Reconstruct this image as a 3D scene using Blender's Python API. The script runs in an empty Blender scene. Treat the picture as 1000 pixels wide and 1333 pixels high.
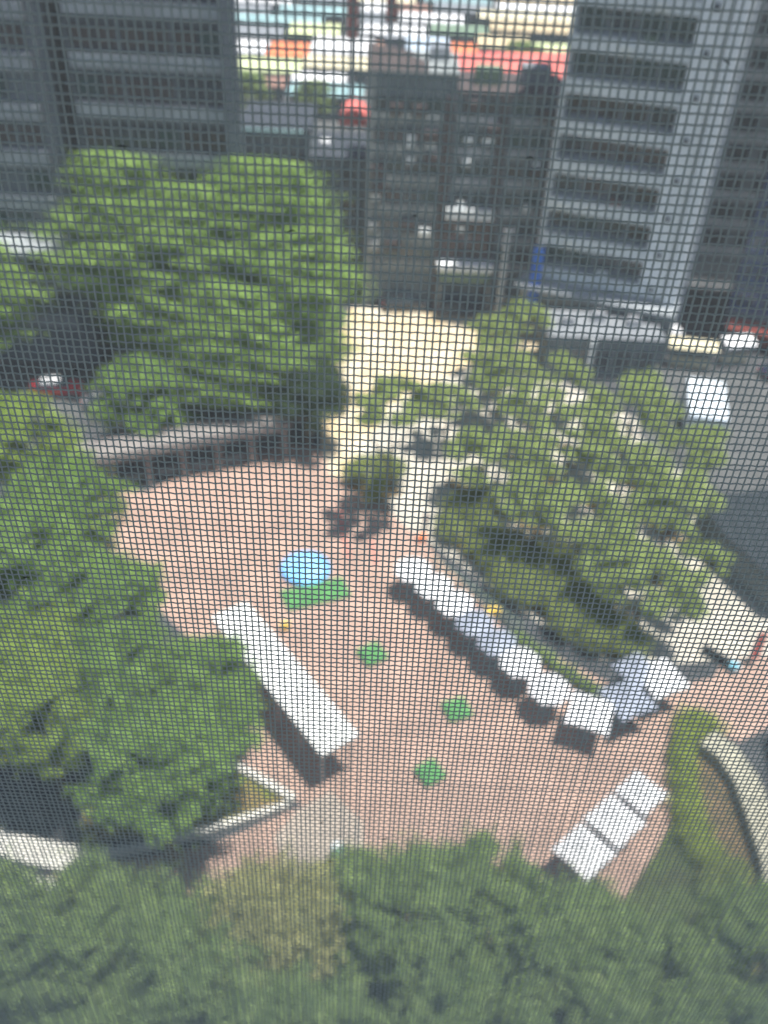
import bpy, bmesh, math, random
import numpy as np
from mathutils import Vector, Matrix
rad = math.radians
SC = bpy.context.scene
COL = SC.collection

# ------------------------------------------------------------------ camera
EYE = 44.0
cam_d = bpy.data.cameras.new('camera')
cam = bpy.data.objects.new('camera', cam_d)
COL.objects.link(cam)
RT = Vector((0.99877446, 0.03072601, 0.03880074))     # camera right in world
DN = Vector((0.04949328, -0.62005096, -0.78299887))   # camera down in world
FW = Vector((0.0, 0.78395964, -0.62081179))           # camera forward in world
M = Matrix((RT, -DN, -FW)).transposed().to_4x4()
M.translation = Vector((0, 0, EYE))
cam.matrix_world = M
cam_d.sensor_fit = 'VERTICAL'
cam_d.sensor_height = 6.0
cam_d.sensor_width = 4.5
cam_d.lens = 6.0 * 1200.0 / 1333.0
cam_d.clip_start = 0.02
cam_d.clip_end = 5000
cam_d.dof.use_dof = True
cam_d.dof.focus_distance = 0.2
cam_d.dof.aperture_fstop = 3.1
SC.camera = cam

# ------------------------------------------------------------------ light
w = bpy.data.worlds.new('World')
SC.world = w
w.use_nodes = True
wn = w.node_tree.nodes
sky = wn.new('ShaderNodeTexSky')
sky.sky_type = 'NISHITA'
sky.sun_disc = False
sky.sun_elevation = rad(78)
sky.sun_rotation = rad(97)
wn['Background'].inputs[1].default_value = 0.08
w.node_tree.links.new(sky.outputs[0], wn['Background'].inputs[0])
sd = bpy.data.lights.new('sun', 'SUN')
sd.energy = 5.0
sd.angle = rad(0.6)
sd.color = (1.0, 0.96, 0.9)
sun = bpy.data.objects.new('sun', sd)
COL.objects.link(sun)
_e, _a = rad(78), rad(97)
sv = Vector((math.cos(_e) * math.sin(_a), math.cos(_e) * math.cos(_a), math.sin(_e)))
sun.rotation_euler = sv.to_track_quat('Z', 'Y').to_euler()
sun.location = (30, 30, 90)
vs = SC.view_settings
vs.view_transform = 'Standard'
vs.look = 'None'
vs.gamma = 1
vs.exposure = 0.8
vs.use_curve_mapping = False
SC.cycles.max_bounces = 6
SC.cycles.transparent_max_bounces = 6

# ------------------------------------------------------------------ materials
def mat(name, c, rough=0.7, c2=None, scale=3.0, bump=0.0, metal=0.0, spec=0.3, detail=4, coord='Object'):
    m = bpy.data.materials.new(name)
    m.use_nodes = True
    n, l = m.node_tree.nodes, m.node_tree.links
    b = n['Principled BSDF']
    b.inputs['Roughness'].default_value = rough
    b.inputs['Metallic'].default_value = metal
    b.inputs['Specular IOR Level'].default_value = spec
    c2 = c2 or tuple(x * 0.72 for x in c)
    tc = n.new('ShaderNodeTexCoord')
    nz = n.new('ShaderNodeTexNoise')
    nz.inputs['Scale'].default_value = scale
    nz.inputs['Detail'].default_value = detail
    l.new(tc.outputs[coord], nz.inputs['Vector'])
    r = n.new('ShaderNodeValToRGB')
    r.color_ramp.elements[0].position = 0.35
    r.color_ramp.elements[1].position = 0.65
    r.color_ramp.elements[0].color = (*c2, 1)
    r.color_ramp.elements[1].color = (*c, 1)
    l.new(nz.outputs['Fac'], r.inputs['Fac'])
    l.new(r.outputs['Color'], b.inputs['Base Color'])
    if bump:
        bp = n.new('ShaderNodeBump')
        bp.inputs['Strength'].default_value = bump
        l.new(nz.outputs['Fac'], bp.inputs['Height'])
        l.new(bp.outputs['Normal'], b.inputs['Normal'])
    return m

def leaf_mat(name, c1, c2, c3=None, scale=0.9, trans=0.35):
    m = bpy.data.materials.new(name)
    m.use_nodes = True
    n, l = m.node_tree.nodes, m.node_tree.links
    b = n['Principled BSDF']
    b.inputs['Roughness'].default_value = 0.6
    b.inputs['Specular IOR Level'].default_value = 0.25
    tc = n.new('ShaderNodeTexCoord')
    nz = n.new('ShaderNodeTexNoise')
    nz.inputs['Scale'].default_value = scale
    nz.inputs['Detail'].default_value = 6
    nz.inputs['Roughness'].default_value = 0.85
    l.new(tc.outputs['Object'], nz.inputs['Vector'])
    r = n.new('ShaderNodeValToRGB')
    e = r.color_ramp.elements
    e[0].position, e[1].position = 0.32, 0.62
    e[0].color, e[1].color = (*c1, 1), (*c2, 1)
    if c3:
        x = e.new(0.66)
        x.color = (*c3, 1)
    l.new(nz.outputs['Fac'], r.inputs['Fac'])
    l.new(r.outputs['Color'], b.inputs['Base Color'])
    t = n.new('ShaderNodeBsdfTranslucent')
    l.new(r.outputs['Color'], t.inputs['Color'])
    mx = n.new('ShaderNodeMixShader')
    mx.inputs[0].default_value = trans
    l.new(b.outputs[0], mx.inputs[1])
    l.new(t.outputs[0], mx.inputs[2])
    l.new(mx.outputs[0], n['Material Output'].inputs['Surface'])
    return m

def brick_mat(name, c, c2, mortar, scale=1.0, bw=0.4, bh=0.2, blot=None):
    m = bpy.data.materials.new(name)
    m.use_nodes = True
    n, l = m.node_tree.nodes, m.node_tree.links
    b = n['Principled BSDF']
    b.inputs['Roughness'].default_value = 0.85
    b.inputs['Specular IOR Level'].default_value = 0.2
    tc = n.new('ShaderNodeTexCoord')
    br = n.new('ShaderNodeTexBrick')
    br.inputs['Color1'].default_value = (*c, 1)
    br.inputs['Color2'].default_value = (*c2, 1)
    br.inputs['Mortar'].default_value = (*mortar, 1)
    br.inputs['Scale'].default_value = scale
    br.inputs['Brick Width'].default_value = bw
    br.inputs['Row Height'].default_value = bh
    br.inputs['Mortar Size'].default_value = 0.008
    l.new(tc.outputs['Object'], br.inputs['Vector'])
    nz = n.new('ShaderNodeTexNoise')
    nz.inputs['Scale'].default_value = 0.35
    nz.inputs['Detail'].default_value = 8
    l.new(tc.outputs['Object'], nz.inputs['Vector'])
    mr = n.new('ShaderNodeMapRange')
    mr.inputs['From Min'].default_value = 0.3
    mr.inputs['From Max'].default_value = 0.7
    mr.inputs['To Min'].default_value = 0.78
    mr.inputs['To Max'].default_value = 1.12
    l.new(nz.outputs['Fac'], mr.inputs['Value'])
    mu = n.new('ShaderNodeVectorMath')
    mu.operation = 'SCALE'
    l.new(br.outputs['Color'], mu.inputs[0])
    l.new(mr.outputs[0], mu.inputs['Scale'])
    l.new(mu.outputs[0], b.inputs['Base Color'])
    return m

MT = {
    'asphalt': mat('asphalt', (0.07, 0.075, 0.08), 0.9, (0.045, 0.048, 0.052), 0.4, detail=8),
    'plaza': brick_mat('plaza_brick', (0.385, 0.265, 0.21), (0.365, 0.25, 0.2), (0.335, 0.24, 0.195), 1.0),
    'sandpave': mat('sand_paving', (0.58, 0.52, 0.4), 0.9, (0.55, 0.43, 0.25), 0.35, detail=8),
    'pale': brick_mat('pale_paving', (0.5, 0.46, 0.39), (0.42, 0.4, 0.34), (0.28, 0.27, 0.24), 0.8, 0.6, 0.6),
    'greypave': brick_mat('grey_paving', (0.38, 0.325, 0.27), (0.35, 0.3, 0.25), (0.3, 0.265, 0.22), 0.8, 0.6, 0.3),
    'roadgrey': mat('grey_asphalt', (0.1, 0.105, 0.105), 0.9, (0.07, 0.074, 0.075), 0.5, detail=8),
    'grass_and_shade': mat('lawn', (0.07, 0.1, 0.03), 0.95, (0.05, 0.06, 0.025), 0.9, detail=8),
    'shedroof': mat('shed_roof', (0.022, 0.032, 0.04), 0.6),
    'soil': mat('soil', (0.16, 0.11, 0.06), 0.95, (0.08, 0.07, 0.035), 1.2, detail=8),
    'turf': mat('turf', (0.12, 0.16, 0.03), 0.95, (0.2, 0.14, 0.06), 0.8, detail=8),
    'white': mat('white_fabric', (0.8, 0.8, 0.8), 0.6, (0.72, 0.73, 0.74), 0.6),
    'roofwhite': mat('white_roof_sheet', (0.78, 0.79, 0.76), 0.5, (0.68, 0.7, 0.67), 0.5),
    'bluegrey': mat('blue_grey_fabric', (0.3, 0.33, 0.4), 0.6, (0.24, 0.27, 0.33), 0.8),
    'blue': mat('sky_blue_fabric', (0.13, 0.42, 0.78), 0.5, (0.1, 0.34, 0.72), 0.9),
    'aqua': mat('aqua_plastic', (0.2, 0.5, 0.62), 0.4),
    'green': mat('green_mat', (0.085, 0.25, 0.08), 0.85, (0.06, 0.18, 0.06), 1.5),
    'concrete': mat('concrete', (0.36, 0.35, 0.32), 0.85, (0.27, 0.265, 0.25), 0.7, detail=8),
    'roofstone': mat('roof_stone', (0.24, 0.22, 0.205), 0.85, (0.17, 0.155, 0.15), 0.7, detail=8),
    'beige': mat('beige_render', (0.36, 0.345, 0.26), 0.85, (0.29, 0.28, 0.215), 0.9),
    'kerb': mat('white_kerb', (0.66, 0.65, 0.58), 0.8, (0.5, 0.49, 0.44), 0.8),
    'darksteel': mat('dark_steel', (0.03, 0.035, 0.04), 0.5, metal=0.3),
    'steel': mat('pale_steel', (0.45, 0.47, 0.5), 0.4, metal=0.5),
    'towergrey': mat('tower_grey', (0.135, 0.155, 0.175), 0.8, (0.1, 0.12, 0.14), 0.25, detail=8),
    'towerband': mat('tower_band', (0.3, 0.33, 0.35), 0.8, (0.23, 0.25, 0.27), 0.4, detail=8),
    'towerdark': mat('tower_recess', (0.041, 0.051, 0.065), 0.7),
    'glass': mat('window_glass', (0.02, 0.035, 0.05), 0.15, (0.035, 0.05, 0.06), 0.5, spec=0.6),
    'glassb': mat('brown_window_glass', (0.06, 0.045, 0.045), 0.2, (0.04, 0.035, 0.038), 0.5, spec=0.5),
    'glassg': mat('green_window_glass', (0.02, 0.07, 0.065), 0.2, (0.02, 0.045, 0.05), 0.5, spec=0.5),
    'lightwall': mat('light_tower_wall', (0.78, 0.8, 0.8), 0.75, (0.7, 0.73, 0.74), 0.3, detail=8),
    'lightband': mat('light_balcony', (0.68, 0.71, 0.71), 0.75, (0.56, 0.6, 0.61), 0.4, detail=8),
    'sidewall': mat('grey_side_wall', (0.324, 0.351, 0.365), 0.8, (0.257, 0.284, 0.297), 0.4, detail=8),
    'midwall': mat('mid_wall', (0.15, 0.185, 0.2), 0.8, (0.11, 0.14, 0.155), 0.4, detail=8),
    'midband': mat('mid_band', (0.270, 0.297, 0.297), 0.8, (0.203, 0.230, 0.230), 0.5, detail=8),
    'midpier': mat('mid_pier', (0.08, 0.065, 0.065), 0.8),
    'red': mat('coral_red', (0.72, 0.17, 0.14), 0.6, (0.6, 0.14, 0.12), 0.5),
    'brickred': mat('brick_red', (0.36, 0.09, 0.07), 0.8),
    'orange': mat('orange_roof', (0.8, 0.24, 0.09), 0.6, (0.7, 0.2, 0.08), 0.6),
    'pale_orange': mat('pale_orange_roof', (0.62, 0.33, 0.22), 0.6),
    'cream': mat('cream_roof', (0.68, 0.62, 0.42), 0.6, (0.58, 0.53, 0.36), 0.4),
    'lime': mat('pale_lime_roof', (0.58, 0.64, 0.34), 0.6, (0.5, 0.56, 0.3), 0.4),
    'sand': mat('sand_roof', (0.62, 0.5, 0.3), 0.6),
    'pale_blue': mat('pale_blue_roof', (0.48, 0.58, 0.68), 0.5),
    'teal': mat('teal_roof', (0.28, 0.42, 0.42), 0.5, (0.2, 0.33, 0.34), 0.4),
    'brown': mat('brown_roof', (0.3, 0.17, 0.13), 0.7),
    'grey': mat('grey_roof', (0.22, 0.24, 0.26), 0.7),
    'moss': mat('green_roof', (0.16, 0.24, 0.16), 0.7),
    'signblue': mat('sign_blue', (0.03, 0.17, 0.62), 0.5, (0.03, 0.14, 0.55), 1),
    'carblue': mat('dark_blue_paint', (0.015, 0.03, 0.07), 0.25, spec=0.6),
    'carblack': mat('black_paint', (0.015, 0.018, 0.022), 0.25, spec=0.6),
    'carred': mat('red_paint', (0.55, 0.03, 0.05), 0.3, spec=0.6),
    'carwhite': mat('white_paint', (0.75, 0.76, 0.77), 0.3, (0.7, 0.7, 0.72), spec=0.6),
    'carsilver': mat('silver_paint', (0.45, 0.47, 0.49), 0.3, metal=0.5, spec=0.6),
    'carbeige': mat('beige_paint', (0.55, 0.46, 0.33), 0.3, spec=0.6),
    'tyre': mat('tyre_rubber', (0.02, 0.02, 0.02), 0.9),
    'bark': mat('bark', (0.12, 0.095, 0.07), 0.95, (0.07, 0.055, 0.04), 4, bump=0.4),
    'skin': mat('skin', (0.45, 0.28, 0.2), 0.6),
    'hair': mat('hair', (0.02, 0.015, 0.012), 0.7),
    'mauve': mat('mauve_cloth', (0.28, 0.25, 0.36), 0.9),
    'trouser': mat('black_cloth', (0.02, 0.02, 0.025), 0.9),
    'yellow': mat('yellow_plastic', (0.72, 0.5, 0.1), 0.5),
    'truckwhite': mat('truck_panel', (0.66, 0.74, 0.8), 0.4, (0.6, 0.68, 0.75), 0.8),
    'wire': mat('screen_wire', (0.45, 0.48, 0.435), 0.7, (0.39, 0.415, 0.375), 60, spec=0.3),
    'lint': mat('lint', (0.015, 0.015, 0.015), 0.9),
    'leafA': leaf_mat('leaf_bright', (0.12, 0.22, 0.055), (0.34, 0.5, 0.13), (0.54, 0.66, 0.23)),
    'leafL': leaf_mat('leaf_mid', (0.085, 0.17, 0.045), (0.24, 0.38, 0.09), (0.48, 0.56, 0.17)),
    'leafY': leaf_mat('leaf_yellow_flowering', (0.14, 0.22, 0.04), (0.27, 0.38, 0.08), (0.95, 0.8, 0.05), 1.1),
    'leafB': leaf_mat('leaf_deep', (0.1, 0.17, 0.06), (0.28, 0.38, 0.13), (0.52, 0.58, 0.24)),
    'leafShade': leaf_mat('leaf_shade_tone', (0.02, 0.045, 0.02), (0.05, 0.09, 0.03), (0.1, 0.15, 0.05)),  # dark leaf colours stand in for shade cast by the tall trees
    'leafC': leaf_mat('leaf_straw', (0.2, 0.23, 0.09), (0.46, 0.45, 0.19), (0.75, 0.66, 0.33), 1.4),
    'leafR': leaf_mat('leaf_olive', (0.14, 0.2, 0.06), (0.34, 0.43, 0.14), (0.58, 0.62, 0.26), 1.0),
    'leafS': leaf_mat('leaf_shrub', (0.12, 0.17, 0.05), (0.3, 0.36, 0.11), (0.5, 0.5, 0.19), 1.4),
    'leafH': leaf_mat('leaf_hedge', (0.17, 0.23, 0.04), (0.36, 0.44, 0.09), (0.5, 0.55, 0.15), 2.0),
}

# ------------------------------------------------------------------ helpers
class MB:
    """collects geometry; one material slot per material used"""
    def __init__(s):
        s.v, s.f, s.m, s.mats = [], [], [], []
    def mi(s, m):
        if m not in s.mats:
            s.mats.append(m)
        return s.mats.index(m)
    def add(s, vs, fs, m):
        o = len(s.v)
        s.v += [tuple(p) for p in vs]
        s.f += [tuple(i + o for i in f) for f in fs]
        s.m += [s.mi(m)] * len(fs)
        return s
    def box(s, x0, x1, y0, y1, z0, z1, m):
        vs = [(x, y, z) for z in (z0, z1) for x, y in ((x0, y0), (x1, y0), (x1, y1), (x0, y1))]
        return s.add(vs, [(3, 2, 1, 0), (4, 5, 6, 7), (0, 1, 5, 4), (1, 2, 6, 5), (2, 3, 7, 6), (3, 0, 4, 7)], m)
    def prism(s, pts, z0, z1, m):
        n = len(pts)
        vs = [(p[0], p[1], z0) for p in pts] + [(p[0], p[1], z1) for p in pts]
        fs = [tuple(range(n - 1, -1, -1)), tuple(range(n, 2 * n))] + [(i, (i + 1) % n, n + (i + 1) % n, n + i) for i in range(n)]
        return s.add(vs, fs, m)
    def tube(s, pts, rs, m, n=8, cap=True):
        vs, fs = [], []
        pts = [Vector(p) for p in pts]
        for i, p in enumerate(pts):
            d = (pts[min(i + 1, len(pts) - 1)] - pts[max(i - 1, 0)]).normalized()
            a = d.orthogonal().normalized() if abs(d.z) < 0.9 else Vector((1, 0, 0))
            a = (a - d * a.dot(d)).normalized()
            b = d.cross(a)
            r = rs[i] if isinstance(rs, (list, tuple)) else rs
            for k in range(n):
                t = 2 * math.pi * k / n
                vs.append(p + a * (r * math.cos(t)) + b * (r * math.sin(t)))
        for i in range(len(pts) - 1):
            for k in range(n):
                fs.append((i * n + k, i * n + (k + 1) % n, (i + 1) * n + (k + 1) % n, (i + 1) * n + k))
        if cap:
            fs.append(tuple(range(n - 1, -1, -1)))
            fs.append(tuple((len(pts) - 1) * n + k for k in range(n)))
        return s.add(vs, fs, m)
    def mesh(s, name, smooth=False):
        me = bpy.data.meshes.new(name)
        me.from_pydata(s.v, [], s.f)
        for m in s.mats:
            me.materials.append(MT[m])
        me.polygons.foreach_set('material_index', s.m)
        if smooth:
            me.polygons.foreach_set('use_smooth', [True] * len(s.f))
        me.update()
        return me
    def build(s, name, parent=None, loc=None, smooth=False):
        return put(name, s.mesh(name, smooth), parent, loc)

def put(name, me, parent=None, loc=None, rz=0.0, scale=None):
    o = bpy.data.objects.new(name, me)
    COL.objects.link(o)
    if parent:
        o.parent = parent
    if loc:
        o.location = loc
    if rz:
        o.rotation_euler = (0, 0, rz)
    if scale:
        o.scale = scale
    return o

def thing(name, label, cat, loc=(0, 0, 0), rz=0.0, group=None):
    o = put(name, None, None, loc, rz)
    o['label'] = label
    o['category'] = cat
    if group:
        o['group'] = group
    return o

def struct(o, kind='structure'):
    o['kind'] = kind
    return o

def sheet(name, pts, z, m):
    b = MB()
    b.add([(p[0], p[1], z) for p in pts], [tuple(range(len(pts)))], m)
    return struct(b.build(name))

def copy_tree(o, parent=None):
    c = o.copy()
    COL.objects.link(c)
    if parent:
        c.parent = parent
    for ch in list(o.children):
        copy_tree(ch, c)
    return c

# ------------------------------------------------------------------ the ground
b = MB()
b.add([(-900, -60, 0), (900, -60, 0), (900, 1500, 0), (-900, 1500, 0)], [(0, 1, 2, 3)], 'asphalt')
struct(b.build('ground'))
sheet('plaza_paving', [(-26, 58), (-18.6, 56.5), (-12, 64), (-5, 64), (-4.7, 70), (0.6, 71), (3.5, 62), (3.0, 52.5), (8.5, 43.5), (16, 38.5),
      (21.5, 40.2), (24.5, 44.5), (27, 46), (27, 37), (24.2, 36.6), (21.8, 35.2), (19.2, 36.6), (17.6, 34.5), (16.4, 28), (15.5, 20), (14, 12), (-16, 12), (-20, 20), (-16, 24.6), (-8, 26.9),
      (-3.6, 29.4), (-9, 32.6), (-10, 39), (-14.2, 43.4), (-20, 50)][::-1], 0.004, 'plaza')
sheet('sand_path', [(-5.6, 64), (-6.0, 79), (-4.6, 90.4), (16.5, 90.7), (16.5, 78), (9, 76), (5.5, 70), (3.0, 62), (0.5, 58), (-4.4, 60)][::-1], 0.008, 'sandpave')
sheet('park_paving', [(-3.0, 60.5), (-1.5, 66), (1, 72), (7.5, 79), (14, 79), (25, 68), (28.5, 50), (31, 43.5), (27, 42.6), (21.4, 41.6), (15.5, 40.6), (9.6, 45.4), (4.6, 51), (1.6, 54)][::-1], 0.012, 'pale')
sheet('grey_path', [(-3.9, 29.1), (-5.0, 27.4), (-4.0, 25.2), (-1.2, 23.2), (0.0, 25), (-0.3, 28.6), (-2.2, 30.4)], 0.008, 'greypave')
sheet('side_road', [(24.6, 62.3), (31, 59), (60, 55), (60, 80), (24, 80), (22, 68)], 0.016, 'roadgrey')
sheet('car_park', [(-60, 66), (-60, 92), (-7, 92), (-6.2, 79), (-5.9, 70), (-14, 66.5)][::-1], 0.004, 'roadgrey')
sheet('market_road', [(-60, 150), (60, 150), (90, 300), (-90, 300)], 0.006, 'roadgrey')
sheet('lawn', [(-40, 2), (40, 2), (40, 19), (20.4, 19.5), (17.9, 25), (17.2, 30.5), (15.2, 27.5), (13.4, 25.2), (11.4, 23.2), (8.5, 21.6), (3, 21), (-2, 22), (-6, 21.2), (-10, 20.6), (-14, 23.5), (-24, 26.5), (-40, 30)], 0.022, 'grass_and_shade')  # lobe right of the three white parasols is dark green in place of tree shade

# ------------------------------------------------------------------ trees
def leaf_cloud(name, clumps, nleaf, size, m, seed, up=0.5, shell=0.55, spray=False):
    """clumps: (x, y, z, rx, rz); small kinked leaves scattered over each clump"""
    rng = np.random.default_rng(seed)
    cl = np.array(clumps, float)
    wgt = cl[:, 3] ** 2
    idx = rng.choice(len(cl), nleaf, p=wgt / wgt.sum())
    d = rng.normal(size=(nleaf, 3))
    d /= np.linalg.norm(d, axis=1)[:, None]
    d[:, 2] = np.where(rng.random(nleaf) < up, np.abs(d[:, 2]), d[:, 2])
    rr = shell + (1 - shell) * rng.random(nleaf) ** 0.6
    rr *= 1 + 0.27 * rng.normal(size=nleaf)
    c = cl[idx]
    # each clump is a spray, longer one way
    an = (rng.normal(0, 0.35 if spray is True else 1.2, len(cl)) if spray else rng.uniform(0, math.pi, len(cl)))[idx]
    el = (rng.uniform(1.6, 3.4 if spray is True else 2.4, len(cl)) if spray else rng.uniform(1.0, 1.7, len(cl)))[idx]
    q = d * rr[:, None]
    qx = (q[:, 0] * np.cos(an) + q[:, 1] * np.sin(an)) * el
    qy = (-q[:, 0] * np.sin(an) + q[:, 1] * np.cos(an)) / np.sqrt(el)
    q = np.stack([(qx * np.cos(an) - qy * np.sin(an)) * c[:, 3], (qx * np.sin(an) + qy * np.cos(an)) * c[:, 3], q[:, 2] * c[:, 4]], 1)
    p = c[:, :3] + q
    nrm = d * 0.6 + rng.normal(size=(nleaf, 3)) * 0.5
    nrm[:, 2] += 0.55
    nrm /= np.linalg.norm(nrm, axis=1)[:, None]
    a = np.cross(nrm, rng.normal(size=(nleaf, 3)))
    a /= np.linalg.norm(a, axis=1)[:, None]
    bb = np.cross(nrm, a)
    s = size * (0.6 + 0.8 * rng.random(nleaf))[:, None]
    v = np.empty((nleaf, 4, 3))
    v[:, 0] = p - a * s
    v[:, 1] = p + bb * s * 0.55 + nrm * s * 0.12
    v[:, 2] = p + a * s
    v[:, 3] = p - bb * s * 0.55 + nrm * s * 0.12
    me = bpy.data.meshes.new(name)
    me.vertices.add(nleaf * 4)
    me.vertices.foreach_set('co', v.reshape(-1))
    me.loops.add(nleaf * 4)
    me.loops.foreach_set('vertex_index', np.arange(nleaf * 4, dtype=np.int32))
    me.polygons.add(nleaf)
    me.polygons.foreach_set('loop_start', np.arange(0, nleaf * 4, 4, dtype=np.int32))
    me.polygons.foreach_set('loop_total', np.full(nleaf, 4, dtype=np.int32))
    me.materials.append(MT[m])
    me.update(calc_edges=True)
    return me

def make_clumps(R, Hc, n, rc, seed, flat=0.55, low=-0.35, cone=False):
    """clump centres filling an ellipsoid of radius R and half height Hc (about z = 0)"""
    rnd = random.Random(seed)
    out = []
    for i in range(n):
        th = rnd.random() * 2 * math.pi
        zz = low + (1 - low) * rnd.random()
        zz = max(-0.9, min(0.95, zz))
        k = math.sqrt(max(0, 1 - zz * zz)) * (0.45 + 0.55 * rnd.random() ** 0.6)
        if cone is True and zz > -0.2:
            k = ((0.95 - zz) / 1.15) ** 0.75 * (0.3 + 0.7 * rnd.random() ** 0.5)
        r = rc * (0.65 + 0.7 * rnd.random())
        out.append((R * k * math.cos(th) * 0.9, R * k * math.sin(th) * 0.9, Hc * zz * 0.85, r, r * flat))
    return out

def trunk_mesh(h, R, seed, th=0.3):
    rnd = random.Random(seed)
    mb = MB()
    mb.tube([(0, 0, 0), (0.05, 0, h * 0.12), (0.12, 0.08, h * 0.4), (0.05, 0.15, h * 0.75)], [th * 1.4, th, th * 0.75, th * 0.35], 'bark', 9)
    for i in range(6):
        a = i * 1.05 + rnd.random() * 0.6
        z0 = h * (0.3 + 0.06 * i)
        L = R * (0.55 + 0.3 * rnd.random())
        mb.tube([(0.1, 0.08, z0), (math.cos(a) * L * 0.45, math.sin(a) * L * 0.45, z0 + h * 0.16), (math.cos(a) * L, math.sin(a) * L, z0 + h * 0.3)],
                [th * 0.45, th * 0.28, th * 0.1], 'bark', 6)
    return mb.mesh('trunk', True)

KINDS = {}
def kind(key, R, Hc, n, rc, leaves, size, m, seed, h, flat=0.55, low=-0.35, th=0.3, spray=False):
    KINDS[key] = (leaf_cloud('crown', make_clumps(R, Hc, n, rc, seed, flat, low, spray), leaves, size, m, seed, spray=spray, shell=0.4 if spray else 0.55), trunk_mesh(h, R, seed, th), R, h)
kind('tall1', 8.6, 8.6, 330, 0.95, 70000, 0.16, 'leafA', 1, 12, 0.36, -0.85, 0.45, True)
kind('tall2', 7.3, 7.6, 260, 0.9, 54000, 0.16, 'leafA', 2, 12, 0.36, -0.85, 0.45, True)
kind('left1', 4.2, 3.4, 89, 0.77, 23000, 0.15, 'leafL', 3, 8, 0.45, -0.75, 0.3, 0.55)
kind('left2', 3.6, 3.2, 76, 0.69, 19550, 0.15, 'leafL', 4, 8, 0.45, -0.75, 0.3, 0.55)
kind('yellow', 3.4, 3.0, 66, 0.69, 17250, 0.15, 'leafY', 5, 8, 0.45, -0.75, 0.3, 0.55)
kind('deep1', 3.5, 3.2, 96, 0.59, 23000, 0.11, 'leafB', 6, 9, 0.45, -0.75, 0.3, 0.55)
kind('deep2', 3.2, 3.4, 84, 0.59, 20700, 0.11, 'leafB', 7, 9, 0.45, -0.75, 0.3, 0.55)
kind('dark', 3.5, 3.2, 75, 0.75, 16000, 0.13, 'leafShade', 16, 9)
kind('straw', 2.4, 1.8, 26, 0.8, 9000, 0.12, 'leafC', 8, 9)
kind('olive1', 3.9, 2.2, 34, 0.66, 8600, 0.15, 'leafR', 9, 5, 0.5, -0.1, 0.18)
kind('olive2', 3.5, 2.0, 28, 0.64, 7200, 0.15, 'leafR', 10, 5, 0.5, -0.1, 0.18)
kind('olive3', 3.0, 2.0, 24, 0.62, 6200, 0.15, 'leafR', 11, 5, 0.55, -0.2, 0.16)
kind('shrub', 2.2, 1.0, 18, 0.7, 6500, 0.1, 'leafS', 12, 1.3, 0.6, 0.0, 0.07)

def tree(k, x, y, zc, sc, label, group, name='broadleaf_tree', cat='tree', rz=0.0, sz=None):
    """zc: height of the crown's middle above the ground"""
    cr, tr, R, h = KINDS[k]
    t = thing(name, label, cat, (x, y, 0), rz, group)
    sz = sz or sc
    put('crown', cr, t, (0, 0, zc), 0, (sc, sc, sz))
    put('trunk', tr, t, None, 0, (sc, sc, zc / h))
    return t

g = 'tall bright green trees behind the colonnade'
tree('tall1', -11.0, 73.6, 13.0, 1.0, 'largest bright green tree, its crown reaching the sand path', g, rz=0.1)
tree('tall1', -16.8, 72.5, 11.5, 0.95, 'bright green tree filling the middle of the tall group', g, rz=3.2)
tree('tall2', -22.8, 74.3, 13.8, 0.96, 'tall bright green tree in front of the dark left tower', g, rz=-0.15)
tree('tall2', -36.2, 69.0, 11.0, 0.95, 'bright green tree at the left edge above the red car', g, rz=3.3)
tree('tall2', -7.6, 71.0, 7.0, 0.62, 'low bright green tree under the right side of the largest crown', g, rz=0.1)
tree('tall2', -21.0, 74.8, 7.4, 0.72, 'low bright green tree behind the red car', g, rz=2.9)
tree('tall2', -12.6, 65.4, 8.4, 0.78, 'low bright green tree between the colonnade and the largest crown', g, rz=3.0)
tree('dark', -6.8, 64.2, 4.6, 1.0, 'small tree, leaves coloured dark for shade, off the right end of the colonnade', g, rz=0.5)
tree('left1', -19.6, 62.4, 5.0, 0.9, 'rounded green tree directly over the colonnade roof', g, rz=1.5)
g = 'trees along the left side of the plaza'
tree('yellow', -25.2, 52.0, 7.4, 1.05, 'tree dotted with yellow blossom at the left edge', g, rz=0.2)
tree('left1', -20.8, 46.2, 6.4, 0.95, 'broad green tree left of the plaza corner nearest the colonnade', g, rz=0.9)
tree('left2', -21.2, 40.2, 7.0, 1.1, 'green tree at left edge below the yellow blossoming tree', g, rz=1.9)
tree('left2', -15.6, 38.2, 6.2, 0.85, 'green tree reaching toward the far end of the white canopy', g, rz=2.9)
tree('yellow', -18.1, 32.6, 6.4, 0.95, 'pale yellow green tree with few blossoms at the left edge', g, rz=3.6)
tree('left1', -13.4, 32.4, 6.4, 0.8, 'green tree in the middle of the left grove', g, rz=4.4)
tree('left2', -9.3, 32.2, 5.8, 0.88, 'green tree half covering the long side of the white canopy', g, rz=5.2)
tree('yellow', -16.6, 29.2, 7.0, 0.85, 'yellowish tree above the curved white kerb', g, rz=5.9)
tree('left2', -10.0, 25.6, 8.4, 0.95, 'dark green tree behind the planter bed wall', g, rz=0.7)
tree('left2', -8.4, 29.6, 6.4, 0.7, 'small green tree at the back corner of the planter bed', g, rz=1.7)
g = 'deep green treetops below the window'
tree('deep1', -15.8, 17.2, 7.8, 1.05, 'leftmost treetop along the bottom, under the curved kerb', g, rz=0.1)
tree('deep2', -10.6, 17.2, 8.0, 1.0, 'second treetop from the left along the bottom', g, rz=1.1)
tree('deep1', -6.3, 16.2, 8.0, 0.98, 'treetop at bottom below the dark shadow beside the planter bed', g, rz=2.1)
tree('straw', -3.6, 18.4, 8.8, 1.15, 'straw coloured treetop in the lower middle', g, rz=3.1)
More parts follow.
